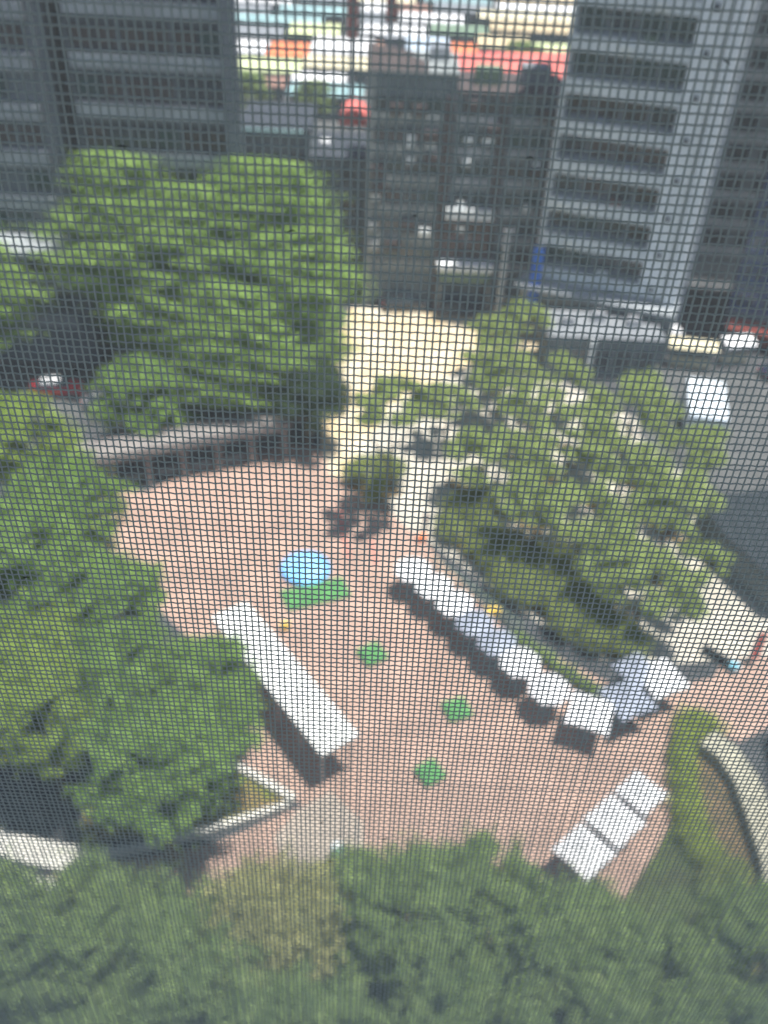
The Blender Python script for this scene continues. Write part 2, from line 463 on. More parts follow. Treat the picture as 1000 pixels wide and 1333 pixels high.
tree('deep2', -0.6, 20.4, 6.2, 0.8, 'small treetop just under the light blue barrel', g, rz=4.1)
tree('deep1', 2.0, 19.2, 7.8, 0.95, 'treetop at the bottom middle right of the straw coloured one', g, rz=5.1)
tree('deep2', 5.0, 19.9, 7.8, 0.85, 'treetop with a pointed top rising into the brick plaza', g, rz=5.7)
tree('deep1', 8.0, 17.3, 8.0, 1.0, 'treetop below the nearest white parasol', g, rz=0.6)
tree('deep2', 12.3, 17.0, 7.0, 0.85, 'treetop in the dark gap right of the three white parasols', g, rz=1.6)
tree('deep1', 16.4, 18.4, 7.8, 0.85, 'rightmost treetop, under the curved beige wall', g, rz=2.6)
tree('deep2', -9.0, 11.8, 8.6, 1.0, 'treetop cut by the bottom edge on the left', g, rz=3.6)
tree('deep1', -2.2, 13.4, 8.6, 1.0, 'treetop cut by the bottom edge below the straw coloured one', g, rz=4.6)
tree('deep2', 4.2, 13.6, 8.6, 1.0, 'treetop cut by the bottom edge just right of the middle', g, rz=5.6)
tree('deep1', 10.4, 12.6, 8.6, 1.0, 'treetop cut by the bottom edge toward the right corner', g, rz=0.4)
tree('deep2', 15.5, 12.8, 8.4, 1.0, 'treetop in the bottom right corner', g, rz=1.4)
g = 'sparse olive green trees in the paved park'
tree('olive1', 0.2, 54.6, 10.2, 0.8, 'tall olive tree whose crown overlaps the near end of the sand path', g, rz=0.4)
tree('olive3', 10.6, 50.0, 5.4, 0.95, 'olive tree leaning over the bed behind the far parasols', g, rz=2.2)
tree('olive2', 15.4, 46.2, 4.6, 0.95, 'olive tree over the bed behind the bend of the parasols', g, rz=1.2)
tree('olive2', 11.8, 64.8, 4.6, 0.9, 'olive tree in the gap behind the large middle one, on its right', g, rz=0.7)
tree('olive2', 17.6, 56.0, 5.0, 0.95, 'olive tree midway between the box truck and the parasol bend', g, rz=2.7)
tree('olive2', 9.6, 70.6, 4.4, 1.1, 'olive tree beside the sand path in front of the grey annex', g, rz=1.4)
tree('olive1', 8.5, 56.8, 4.4, 1.1, 'large olive tree in the middle of the park', g, rz=2.4)
tree('olive2', 14.4, 60.2, 4.8, 1.1, 'olive tree behind the large middle one', g, rz=3.4)
tree('olive3', 19.8, 64.6, 5.2, 1.25, 'tall olive tree nearest the white box truck', g, rz=4.4)
tree('olive1', 13.8, 50.6, 4.4, 1.0, 'olive tree above the bend of the parasol row', g, rz=5.4)
tree('olive2', 20.6, 52.4, 4.8, 1.1, 'olive tree left of the dark roofed shed', g, rz=0.9)
tree('olive1', 17.2, 44.2, 4.2, 0.98, 'olive tree nearest the end of the parasol row', g, rz=1.9)
tree('olive2', 9.4, 77.0, 4.6, 0.8, 'farthest olive tree, standing out on the sand path', g, rz=1.6)
tree('olive3', 12.6, 79.6, 4.6, 0.95, 'olive tree at the far corner of the park by the blue sign', g, rz=2.6)
tree('olive3', 5.0, 65.0, 4.0, 0.9, 'thin olive tree on the right side of the sand path', g, rz=2.9)
tree('olive3', 23.6, 59.2, 4.8, 0.95, 'olive tree on the park edge below the white box truck', g, rz=3.9)
tree('olive3', 14.6, 70.0, 4.6, 0.85, 'olive tree in front of the tower podium', g, rz=4.9)
tree('olive3', 21.4, 46.8, 4.0, 0.62, 'small olive tree beside the path near the red banner', g, rz=5.9)
g = 'shrubs in the park beds'
def shrub(x, y, sc, label, rz=0.0, zc=0.9):
    tree('shrub', x, y, zc * sc, sc, label, g, 'shrub', 'shrub', rz)
shrub(-0.6, 58.6, 1.15, 'dark shrub near the trunk of the tall olive tree', 0.3)
shrub(6.4, 53.6, 1.1, 'olive shrub next to the standing person', 1.3)
shrub(8.4, 51.0, 1.15, 'olive shrub behind the first white parasols', 2.3)
shrub(10.6, 47.4, 1.1, 'brownish shrub behind the bend of the parasol row', 3.3)
shrub(12.6, 44.6, 1.15, 'shrub in the dark bed behind the middle parasols', 4.3)
shrub(9.8, 48.6, 1.2, 'rounded shrub filling the middle gap of the bed', 1.8)
shrub(12.9, 46.6, 1.1, 'rounded shrub in the gap behind the bend of the parasols', 3.8)
shrub(15.4, 42.2, 1.0, 'last shrub of the bed, before the pale corner', 5.3)
shrub(7.0, 55.4, 1.0, 'olive shrub at the back of the bed behind the standing person', 0.6)
shrub(11.6, 49.4, 1.1, 'olive shrub at the back of the bed near its middle', 2.6)
shrub(14.2, 46.4, 1.0, 'olive shrub at the back of the bed toward its right end', 4.6)

# dark beds under the park trees
for nm, pts in (('planting_bed', [(5.0, 52.2), (7.2, 54.8), (12.2, 49.6), (17.2, 42.6), (15.6, 41.2), (10.2, 45.6)]),
                ('planting_bed', [(-2.9, 58.3), (-0.9, 60.3), (1.5, 58.0), (-0.3, 56.6)])):
    o = MB().prism(pts[::-1], 0.0, 0.14, 'soil').build(nm)
    struct(o)

# kerb strips between the paving of the park
for i, (x0, y0, x1, y1) in enumerate([(5, 60, 12, 54), (9, 64.5, 17.5, 56.5), (15, 66, 22.5, 58), (16, 53, 21.5, 47.5), (20, 56.5, 25.5, 50)]):
    d = Vector((x1 - x0, y1 - y0)).normalized()
    n_ = Vector((-d.y, d.x)) * 0.55
    pts = [(x0 - n_.x, y0 - n_.y), (x1 - n_.x, y1 - n_.y), (x1 + n_.x, y1 + n_.y), (x0 + n_.x, y0 + n_.y)]
    struct(MB().prism(pts, 0.0, 0.12, 'soil').build('planting_strip'))

# ------------------------------------------------------------------ colonnade
t = thing('colonnade', 'long low colonnade with a stone roof slab and dark bays at the plaza edge', 'colonnade', (-22.0, 55.6, 0), math.atan2(6.3, 14.0))
L = 15.6
MB().box(-2.0, L, 0, 2.3, 3.3, 3.65, 'roofstone').build('roof', t)
MB().box(-1.9, L - 0.1, -0.06, 0.16, 2.95, 3.297, 'roofstone').build('beam', t)
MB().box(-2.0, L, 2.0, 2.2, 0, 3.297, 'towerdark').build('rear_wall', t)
pm = MB().box(-0.22, 0.22, 0.17, 0.6, 0, 3.297, 'roofstone').mesh('column')
for i in range(7):
    put('column', pm, t, (-1.4 + i * 2.75, 0, 0))
bm_ = MB().box(-0.85, 0.85, 1.2, 1.65, 0.0, 0.45, 'concrete').mesh('bench')
for i in range(5):
    put('bench', bm_, t, (0.1 + i * 2.75, 0, 0))

# ------------------------------------------------------------------ white walkway canopy
ax = Vector((-1.6 + 9.3, 31.0 - 41.0))
rz = math.atan2(ax.y, ax.x)
t = thing('walkway_canopy', 'long white flat roofed walkway canopy standing on the brick plaza', 'canopy', (-9.32, 40.94, 0), rz)
L = 12.45
MB().box(0, L, -1.2, 1.2, 3.05, 3.28, 'roofwhite').build('roof', t)
jm = MB().box(-0.03, 0.03, -1.2, 1.2, 3.282, 3.31, 'steel').mesh('roof_joint')
for i in range(1, 6):
    put('roof_joint', jm, t, (i * L / 6, 0, 0))
cm = MB().tube([(0, 0, 0), (0, 0, 3.05)], 0.08, 'steel', 10).mesh('post')
for i in range(6):
    for s_ in (-1, 1):
        put('post', cm, t, (0.35 + i * (L - 0.7) / 5, s_ * 0.95, 0))
for s_ in (-1, 1):
    MB().box(0.1, L - 0.1, s_ * 0.95 - 0.05, s_ * 0.95 + 0.05, 2.9, 3.047, 'steel').build('side_beam', t)

# ------------------------------------------------------------------ parasols
def parasol_parts(fab, sides):
    H0, Hd, s = 2.2, 3.0, 1.28
    c = MB()
    edge = []
    N = 6 if sides == 4 else 2
    for k in range(sides):
        a0, a1 = math.pi / sides + k * 2 * math.pi / sides, math.pi / sides + (k + 1) * 2 * math.pi / sides
        rr_ = s * 1.414 if sides == 4 else s * 1.04
        p0, p1 = Vector((math.cos(a0), math.sin(a0))) * rr_, Vector((math.cos(a1), math.sin(a1))) * rr_
        for j in range(N):
            f = j / N
            q = p0.lerp(p1, f) * (1 - 0.06 * math.sin(math.pi * f))
            edge.append((q.x, q.y, H0 + 0.05 * math.sin(math.pi * f)))
    n = len(edge)
    vs = [(0, 0, Hd)] + [(x * 0.5, y * 0.5, (z + Hd) / 2 - 0.05) for x, y, z in edge] + edge + [(x, y, z - 0.2) for x, y, z in edge]
    fs = []
    for i in range(n):
        j = (i + 1) % n
        fs += [(0, 1 + i, 1 + j), (1 + i, 1 + n + i, 1 + n + j, 1 + j), (1 + n + i, 1 + 2 * n + i, 1 + 2 * n + j, 1 + n + j)]
    c.add(vs, fs, fab)
    pole = MB().tube([(0, 0, 0), (0, 0, 3.1)], 0.035, 'steel', 8)
    base = MB().prism([(0.4 * math.cos(a * math.pi / 4), 0.4 * math.sin(a * math.pi / 4)) for a in range(8)], 0.0, 0.1, 'concrete')
    rib = MB().tube([(0.03, 0, 2.9), (s * (1.38 if sides == 4 else 1.0), 0, H0 - 0.02)], 0.014, 'steel', 5)
    return c.mesh('canopy'), pole.mesh('pole'), base.mesh('base'), rib.mesh('rib')
PW, PG = parasol_parts('white', 4), parasol_parts('bluegrey', 4)
PW8, PG8 = parasol_parts('white', 8), parasol_parts('bluegrey', 8)
def parasol(x, y, rz, fab, label, group, sc=1.0, sides=4):
    c, p, bs, r = {('white', 4): PW, ('bluegrey', 4): PG, ('white', 8): PW8, ('bluegrey', 8): PG8}[(fab, sides)]
    t = thing('parasol', label, 'parasol', (x, y, 0.004), rz, group)
    t.scale = (sc, sc, 1)
    put('canopy', c, t); put('pole', p, t); put('base', bs, t)
    for k in range(4):
        put('rib', r, t, None, math.pi / 4 + k * math.pi / 2)
    return t
g = 'row of parasols along the park edge'
R45 = math.atan2(-1.5, 1.35)
row = [(2.15, 46.67, 'white', 'white parasol at far end of the row, nearest the standing person'),
       (3.55, 45.15, 'white', 'second white parasol from the far end of the row'),
       (4.9, 43.6, 'white', 'third white parasol from the far end, before the first blue grey one'),
       (6.15, 41.9, 'bluegrey', 'blue grey parasol beside the yellow box'),
       (7.45, 40.3, 'bluegrey', 'second blue grey parasol of the row, followed by a white one'),
       (8.75, 38.7, 'white', 'white parasol just after the two blue grey ones'),
       (10.3, 36.7, 'white', 'white parasol next to the one at the bend'),
       (12.5, 35.05, 'white', 'white parasol at the bend, its corner pointing into the plaza'),
       (14.9, 36.2, 'bluegrey', 'blue grey parasol just past the bend of the row'),
       (17.2, 38.0, 'white', 'white parasol at the right end of the row')]
for i, (x, y, f_, lb) in enumerate(row):
    parasol(x, y, R45 if i < 7 else (0.45 if i > 7 else 0.0 + R45 + 0.5), f_, lb, g, 1.0, 8 if i < 7 else 4)
parasol(15.9, 38.5, 0.6, 'bluegrey', 'blue grey parasol behind the two at the right end', g, 0.9)
g2 = 'white parasols beside the curved hedge'
parasol(10.9, 26.1, 0.75, 'white', 'nearest white parasol, beside the bottom treetops', g2, 0.92)
parasol(12.75, 27.95, 0.75, 'white', 'middle one of the three white parasols by the curved hedge', g2, 0.92)
parasol(14.45, 29.75, 0.75, 'white', 'farthest of three white parasols, tucked against the curved hedge', g2, 0.8)

# dark green rail behind the row, and a round blue parasol
t = thing('railing', 'dark green metal railing behind the far white parasols', 'railing', (3.7, 49.4, 0), math.atan2(-6.5, 5.9))
MB().tube([(0, 0, 1.05), (8.6, 0, 1.05)], 0.06, 'moss', 6).build('top_rail', t)
MB().tube([(0, 0, 0.35), (8.6, 0, 0.35)], 0.04, 'moss', 6).build('bottom_rail', t)
rp = MB().tube([(0, 0, 0), (0, 0, 1.05)], 0.05, 'moss', 6).mesh('rail_post')
for i in range(7):
    put('rail_post', rp, t, (0.05 + i * 1.41, 0, 0))
t = thing('low_hedge', 'low dark green hedge between the parasol row and the planting bed', 'hedge', (9.0, 42.6, 0), math.atan2(-5.2, 5.6))
hc = [(x * 0.45, random.Random(x).uniform(-0.15, 0.15), 0.45, 0.42, 0.36) for x in range(0, 17)]
put('foliage', leaf_cloud('foliage', hc, 5000, 0.08, 'leafB', 31), t)
MB().box(-0.2, 7.4, -0.15, 0.15, 0.0, 0.4, 'bark').build('stems', t)

t = thing('round_pool', 'round sky blue wading pool on the brick plaza', 'pool', (-5.35, 48.5, 0.004))
rim, n = MB(), 20
prof = [(1.74, 0.0), (1.8, 0.16), (1.74, 0.3), (1.62, 0.33), (1.54, 0.26), (1.52, 0.05)]
vs = [(r_ * math.cos(2 * math.pi * i / n), r_ * math.sin(2 * math.pi * i / n), z) for i in range(n) for r_, z in prof]
k_ = len(prof)
rim.add(vs, [(i * k_ + j, ((i + 1) % n) * k_ + j, ((i + 1) % n) * k_ + j + 1, i * k_ + j + 1) for i in range(n) for j in range(k_ - 1)], 'blue').build('rim', t, smooth=True)
MB().prism([(1.53 * math.cos(2 * math.pi * i / n), 1.53 * math.sin(2 * math.pi * i / n)) for i in range(n)], 0.0, 0.2, 'blue').build('base', t)
MT['water'] = mat('pool_water', (0.28, 0.5, 0.76), 0.12, (0.16, 0.46, 0.8), 1.5, bump=0.1, spec=0.5)
MB().prism([(1.52 * math.cos(2 * math.pi * i / n), 1.52 * math.sin(2 * math.pi * i / n)) for i in range(n)], 0.203, 0.23, 'water').build('water', t)

# ------------------------------------------------------------------ green platforms
def platform(name, label, cat, x, y, rz, a, b_, h, group=None):
    t = thing(name, label, cat, (x, y, 0.004), rz, group)
    MB().box(-a, a, -b_, b_, h - 0.08, h, 'green').build('top', t)
    MB().box(-a + 0.05, a - 0.05, -b_ + 0.05, b_ - 0.05, 0.05, h - 0.083, 'darksteel').build('frame', t)
    lm = MB().box(-0.05, 0.05, -0.05, 0.05, 0, 0.047, 'darksteel').mesh('leg')
    for sx in (-1, 1):
        for sy in (-1, 1):
            put('leg', lm, t, (sx * (a - 0.12), sy * (b_ - 0.12), 0))
platform('stage_platform', 'large rectangular green platform beside the round blue pool', 'platform', -4.4, 46.0, 0.4, 2.25, 1.0, 0.2)
gp = 'small square green platforms on the plaza'
platform('green_platform', 'square green platform farthest away, in the middle of the brick plaza', 'platform', -0.3, 40.6, 0.6, 0.78, 0.78, 0.3, gp)
platform('green_platform', 'square green platform between the other two, nearest the parasol row', 'platform', 5.0, 36.45, 0.4, 0.76, 0.76, 0.3, gp)
platform('green_platform', 'nearest of the three small square green platforms', 'platform', 3.33, 31.8, 0.6, 0.7, 0.7, 0.3, gp)

# light blue barrel, yellow box, orange box
t = thing('barrel', 'small light blue barrel just above the bottom treetops', 'barrel', (-1.55, 26.5, 0.014))
MB().tube([(0, 0, 0), (0, 0, 0.1), (0, 0, 0.45), (0, 0, 0.85), (0, 0, 0.95)], [0.25, 0.29, 0.33, 0.29, 0.25], 'aqua', 14).build('body', t, smooth=False)
MB().tube([(0, 0, 0.952), (0, 0, 0.985)], [0.2, 0.2], 'white', 12).build('lid', t)
def crate(x, y, m, label, s=0.45, rz=0.4):
    t = thing('crate', label, 'crate', (x, y, 0.014), rz)
    MB().box(-s, s, -s * 0.7, s * 0.7, 0, 0.5, m).build('body', t)
    MB().box(-s - 0.03, s + 0.03, -s * 0.7 - 0.03, s * 0.7 + 0.03, 0.503, 0.56, m).build('lid', t)
crate(7.7, 44.9, 'yellow', 'yellow crate behind the blue grey parasols')
crate(2.9, 52.3, 'orange', 'orange crate at the feet of the standing person', 0.3)
crate(-6.1, 42.6, 'yellow', 'small yellow crate near the far end of the white canopy', 0.25)

# worn coloured court lines on the bricks
def decal(name, pts, z, m):
    o = MB().add([(p[0], p[1], z) for p in pts], [tuple(range(len(pts)))], m).build(name)
    struct(o)
MT['redmark'] = mat('faded_red_line', (0.42, 0.16, 0.13), 0.9, (0.4, 0.2, 0.16), 2)
decal('painted_line', [(-3.75, 55.6), (-3.2, 55.7), (-2.2, 50.0), (-2.6, 49.9)][::-1], 0.013, 'redmark')
decal('painted_line', [(-1.0, 52.2), (-0.65, 52.3), (-0.2, 49.4), (-0.55, 49.3)][::-1], 0.013, 'redmark')

# ------------------------------------------------------------------ planter bed with white kerb (lower left)
struct(MB().prism([(-9.2, 32.6), (-12.5, 33.2), (-15.5, 30), (-15.0, 26.5), (-8.2, 27.7), (-4.4, 29.45)], 0.0, 0.22, 'turf').build('planter_soil'))
def wall_strip(name, label, cat, pts, wd, h, m, cap_m=None, capw=None, z0=0.0):
    """wall that follows a line, coping on top"""
    def off(ws):
        Lp, Rp = [], []
        for i, p in enumerate(pts):
            a = Vector(pts[max(i - 1, 0)]); c_ = Vector(pts[min(i + 1, len(pts) - 1)])
            d = (c_ - a).normalized(); n_ = Vector((-d.y, d.x))
            ww = ws[i] if isinstance(ws, (list, tuple)) else ws
            Lp.append((p[0] + n_.x * ww / 2, p[1] + n_.y * ww / 2)); Rp.append((p[0] - n_.x * ww / 2, p[1] - n_.y * ww / 2))
        return Lp, Rp
    def strip(mb, ws, za, zb, m_):
        Lp, Rp = off(ws)
        n = len(pts)
        vs = [(x, y, za) for x, y in Lp] + [(x, y, za) for x, y in Rp] + [(x, y, zb) for x, y in Lp] + [(x, y, zb) for x, y in Rp]
        fs = []
        for i in range(n - 1):
            fs += [(2 * n + i, 3 * n + i, 3 * n + i + 1, 2 * n + i + 1), (i, i + 1, n + i + 1, n + i), (i, 2 * n + i, 2 * n + i + 1, i + 1), (n + i, n + i + 1, 3 * n + i + 1, 3 * n + i)]
        fs += [(0, n, 3 * n, 2 * n), (n - 1, 3 * n - 1, 4 * n - 1, 2 * n - 1)]
        mb.add(vs, fs, m_)
    t = thing(name, label, cat)
    a = MB(); strip(a, wd, z0, h - 0.07, m); a.build('wall_body', t)
    cp = MB(); strip(cp, capw or (wd + 0.08 if not isinstance(wd, (list, tuple)) else [q + 0.08 for q in wd]), h - 0.067, h, cap_m or m); cp.build('coping', t)
    return t
wall_strip('kerb_wall', 'white kerb wall around the pointed corner of the planter bed', 'kerb', [(-9.3, 32.4), (-6.6, 31.0), (-4.15, 29.55)], 0.4, 0.5, 'kerb')
wall_strip('kerb_wall', 'thin white kerb wall running left from the planter corner into tree shade', 'kerb', [(-4.4, 29.2), (-8.0, 27.6), (-11.4, 26.3), (-14.2, 25.6)], 0.28, 0.5, 'kerb')
wall_strip('low_wall', 'broad white curved low wall at the left edge above the treetops', 'wall', [(-13.6, 25.2), (-15.0, 25.3), (-17.0, 25.6), (-21, 26.4)], [0.6, 1.3, 1.3, 1.1], 0.6, 'kerb')
wall_strip('low_wall', 'narrow second white wall below the broad curved one at the left edge', 'wall', [(-14.6, 24.0), (-16.6, 24.0), (-20, 24.6)], 0.5, 0.4, 'kerb')

# ------------------------------------------------------------------ curved lawn (right)
struct(MB().prism([(19.3, 36.0), (20.6, 35.0), (21.1, 31.0), (20.9, 22.0), (17.5, 21.0), (17.2, 27.0), (17.9, 32.5)], 0.0, 0.2, 'soil').build('garden_soil'))
t = thing('curved_hedge', 'yellow green curved hedge around the bare soil bed on the right', 'hedge', (0, 0, 0))
rnd = random.Random(77)
hpts = [(19.9, 35.9), (19.3, 36.2), (18.7, 35.6), (18.2, 34.4), (17.8, 33.0), (17.5, 31.5), (17.4, 30.0), (17.5, 28.6), (17.8, 27.3), (18.1, 26.2)]
cl = []
for i in range(len(hpts) - 1):
    for k in range(4):
        f = k / 4
        x = hpts[i][0] * (1 - f) + hpts[i + 1][0] * f; y = hpts[i][1] * (1 - f) + hpts[i + 1][1] * f
        cl.append((x + rnd.uniform(-0.2, 0.2), y + rnd.uniform(-0.1, 0.1), 0.6 + rnd.uniform(-0.08, 0.14), 0.7, 0.55))
put('foliage', leaf_cloud('foliage', cl, 16000, 0.08, 'leafH', 33), t)
sm = MB()
for i in range(len(hpts) - 1):
    sm.tube([(*hpts[i], 0.3), (*hpts[i + 1], 0.3)], 0.12, 'bark', 6)
sm.build('stems', t)
shrub(18.6, 25.6, 0.7, 'pale shrub at the lower tip of the soil bed', 0.8)
wall_strip('garden_wall', 'thick beige curved wall closing the soil bed on the right', 'wall', [(19.5, 34.6), (20.4, 33.6), (21.0, 31.8), (21.1, 29.4), (21.1, 26.8), (20.6, 23.5), (19.6, 20.0)], 1.4, 1.1, 'beige')

# ------------------------------------------------------------------ vehicles
def car(label, paint, x, y, rz, roof=None, name='parked_car', cat='car', group='parked cars'):
    t = thing(name, label, cat, (x, y, 0.02), rz, group)
    prof = [(-2.15, 0.35), (-2.2, 0.75), (-2.0, 0.92), (-0.95, 1.0), (0.95, 1.0), (1.7, 0.9), (2.15, 0.7), (2.2, 0.35)]
    c = MB()
    n = len(prof)
    vs = [(px, -0.86, pz) for px, pz in prof] + [(px, -0.9 + 0.02, pz) for px, pz in prof]
    vs = [(px, -0.86, pz) for px, pz in prof] + [(px, 0.86, pz) for px, pz in prof]
    c.add(vs, [tuple(range(n)), tuple(range(2 * n - 1, n - 1, -1))] + [(i, n + i, n + (i + 1) % n, (i + 1) % n) for i in range(n)], paint)
    c.build('body', t)
    cab = [(-1.75, 1.0), (-1.2, 1.42), (0.35, 1.45), (1.05, 1.0)]
    gl = MB()
    vs = [(px, -0.8 + (pz - 1.0) * 0.35, pz) for px, pz in cab] + [(px, 0.8 - (pz - 1.0) * 0.35, pz) for px, pz in cab]
    gl.add(vs, [(0, 1, 2, 3), (7, 6, 5, 4), (0, 4, 5, 1), (2, 6, 7, 3)], 'glass')
    gl.build('windows', t)
    MB().prism([(-1.2, -0.66), (0.35, -0.66), (0.35, 0.66), (-1.2, 0.66)], 1.44, 1.49, roof or paint).build('roof', t)
    for wx in (-1.35, 1.35):
        for wy in (-1, 1):
            wh = MB().tube([(wx, wy * 0.72, 0.33), (wx, wy * 0.9, 0.33)], 0.33, 'tyre', 14).build('wheel', t)
            MB().tube([(wx, wy * 0.9, 0.33), (wx, wy * 0.915, 0.33)], 0.19, 'steel', 10).build('rim', wh)
    for wy in (-1, 1):
        MB().box(2.16, 2.22, wy * 0.62 - 0.17, wy * 0.62 + 0.17, 0.62, 0.74, 'white').build('headlight', t)
        MB().box(-2.23, -2.17, wy * 0.62 - 0.17, wy * 0.62 + 0.17, 0.7, 0.82, 'red').build('tail_light', t)
    return t
car('red car with a white roof showing between the left trees', 'carred', -29.6, 70.2, 0.15, 'carwhite')
car('white car at the left edge, higher of two', 'carwhite', -38.0, 83.5, 0.3)
car('white car at the left edge, lower of two', 'carwhite', -36.6, 77.0, 0.2)
car('silver car glimpsed under the tall tree right of the red car', 'carsilver', -24.6, 68.6, 0.1)
car('beige car glimpsed under the largest tree near the colonnade', 'carbeige', -18.9, 74.6, 0.1)
car('black car in the shade left of the building entrance', 'carblack', 0.9, 90.4, 0.12)
car('dark blue car parked in front of the building entrance', 'carblue', 6.6, 90.0, 0.04)
car('sunlit beige car near the blue vertical sign', 'carbeige', 12.4, 91.0, 0.1)
car('dark car half seen at the right edge beyond the beige wall', 'carblack', 24.0, 33.2, 1.45)
car('dark blue car at the right edge under the glass block', 'carblue', 38.0, 80.0, 0.3)

t = thing('box_truck', 'pale blue white box truck parked right of the park trees', 'truck', (27.1, 67.0, 0.02), -0.2)
MB().box(-1.6, 1.6, 0, 6.4, 0.75, 2.9, 'truckwhite').build('cargo_box', t)
MB().box(-1.2, 1.2, 6.45, 8.0, 0.7, 2.1, 'carwhite').build('cab', t)
MB().box(-1.55, -0.02, -0.05, -0.01, 0.85, 2.8, 'truckwhite').build('rear_door', t)
MB().box(0.02, 1.55, -0.05, -0.01, 0.85, 2.8, 'truckwhite').build('rear_door', t)
MB().box(-1.3, 1.3, 0.1, 7.8, 0.5, 0.697, 'darksteel').build('chassis', t)
for wx in (-1, 1):
    for wy in (1.2, 7.2):
        MB().tube([(wx * 0.95, wy, 0.45), (wx * 1.25, wy, 0.45)], 0.45, 'tyre', 14).build('wheel', t)
    MB().box(wx * 1.3 - 0.18, wx * 1.3 + 0.18, -0.03, 0.04, 0.55, 0.7, 'red').build('tail_light', t)

# ------------------------------------------------------------------ small stalls, banner, barrier on the right
def stall(x, y, w_, d_, h, m, label, rz=0.0, group=None, cat='stall', name='awning_stall', body='towergrey'):
    t = thing(name, label, cat, (x, y, 0.02), rz, group)
    MB().add([(0, 0, h), (w_, 0, h), (w_, d_, h + 0.35), (0, d_, h + 0.35), (0, 0, h - 0.25), (w_, 0, h - 0.25), (w_, d_, h + 0.2), (0, d_, h + 0.2)],
             [(0, 1, 2, 3), (7, 6, 5, 4), (0, 4, 5, 1), (1, 5, 6, 2), (2, 6, 7, 3), (3, 7, 4, 0)], m).build('roof', t)
    MB().box(0.3, w_ - 0.3, d_ - 0.5, d_ - 0.35, 0, h + 0.1, body).build('back_panel', t)
    MB().box(0.3, w_ - 0.3, 0.7, 1.3, 0, min(1.0, h * 0.4), 'cream').build('counter', t)
    pmh = MB().tube([(0, 0, 0), (0, 0, h - 0.1)], 0.07, 'steel', 6).mesh('post')
    for px in (0.15, w_ - 0.15):
        for py in (0.15, d_ - 0.2):
            put('post', pmh, t, (px, py, 0))
    return t
stall(26.8, 80.5, 4.6, 1.6, 2.3, 'cream', 'cream awning stall between the light tower and the box truck', -0.15)
stall(32.6, 81.0, 3.2, 1.6, 2.3, 'white', 'small off white awning stall right of the cream one', 0.25)
for i, (x, y, lb) in enumerate([(26.0, 84.0, 'left one of two small white parasols behind the cream stall'), (28.0, 84.3, 'right one of two small white parasols behind the cream stall')]):
    parasol(x, y, 0.2, 'white', lb, 'small white parasols by the tower', 0.6)
t = thing('banner_stand', 'upright narrow red banner on a pole at the right edge', 'banner', (24.1, 41.7, 0.02), 0.1)
MB().box(0.04, 0.66, -0.02, 0.02, 0.35, 2.75, 'red').build('banner', t)
MB().tube([(0, 0, 0), (0, 0, 2.85)], 0.03, 'steel', 6).build('pole', t)
MB().box(-0.3, 0.3, -0.25, 0.25, 0.0, 0.08, 'darksteel').build('base', t)
t = thing('barrier', 'low black and teal barrier near the red banner', 'barrier', (21.3, 42.4, 0.014), math.atan2(-1.5, 1.6))
MB().box(0, 1.9, -0.12, 0.12, 0.2, 0.75, 'darksteel').build('rail', t)
MB().box(1.92, 2.5, -0.3, 0.3, 0.2, 0.6, 'aqua').build('end_panel', t)
for px in (0.2, 1.7):
    MB().box(px - 0.05, px + 0.05, -0.3, 0.3, 0, 0.197, 'darksteel').build('foot', t)

t = thing('shed', 'low shed with a dark corrugated roof at the right edge', 'shed', (23.0, 53.0, 0.02), 0.0)
rp_ = [(0.3, 2.4), (7.5, 4.2), (16, 3.8), (16, -8.5), (3.6, -7.2), (1.0, -1.5)]
MB().prism(rp_[::-1], 2.9, 3.05, 'shedroof').build('roof', t)
MB().prism([(x * 0.96 + 0.3, y * 0.94) for x, y in rp_][::-1], 0, 2.897, 'midwall').build('wall', t)
rbm = MB().box(-0.06, 0.06, 0, 1, 3.052, 3.12, 'shedroof').mesh('roof_rib')
for i in range(14):
    x_ = 1.2 + i * 1.05
    y0 = -7.0 if x_ > 3.6 else -1.3 - (x_ - 1.0) * 2.1
    o = put('roof_rib', rbm, t, (x_, y0, 0), 0, (1, (2.2 + min(x_, 7.5) * 0.2) - y0, 1))

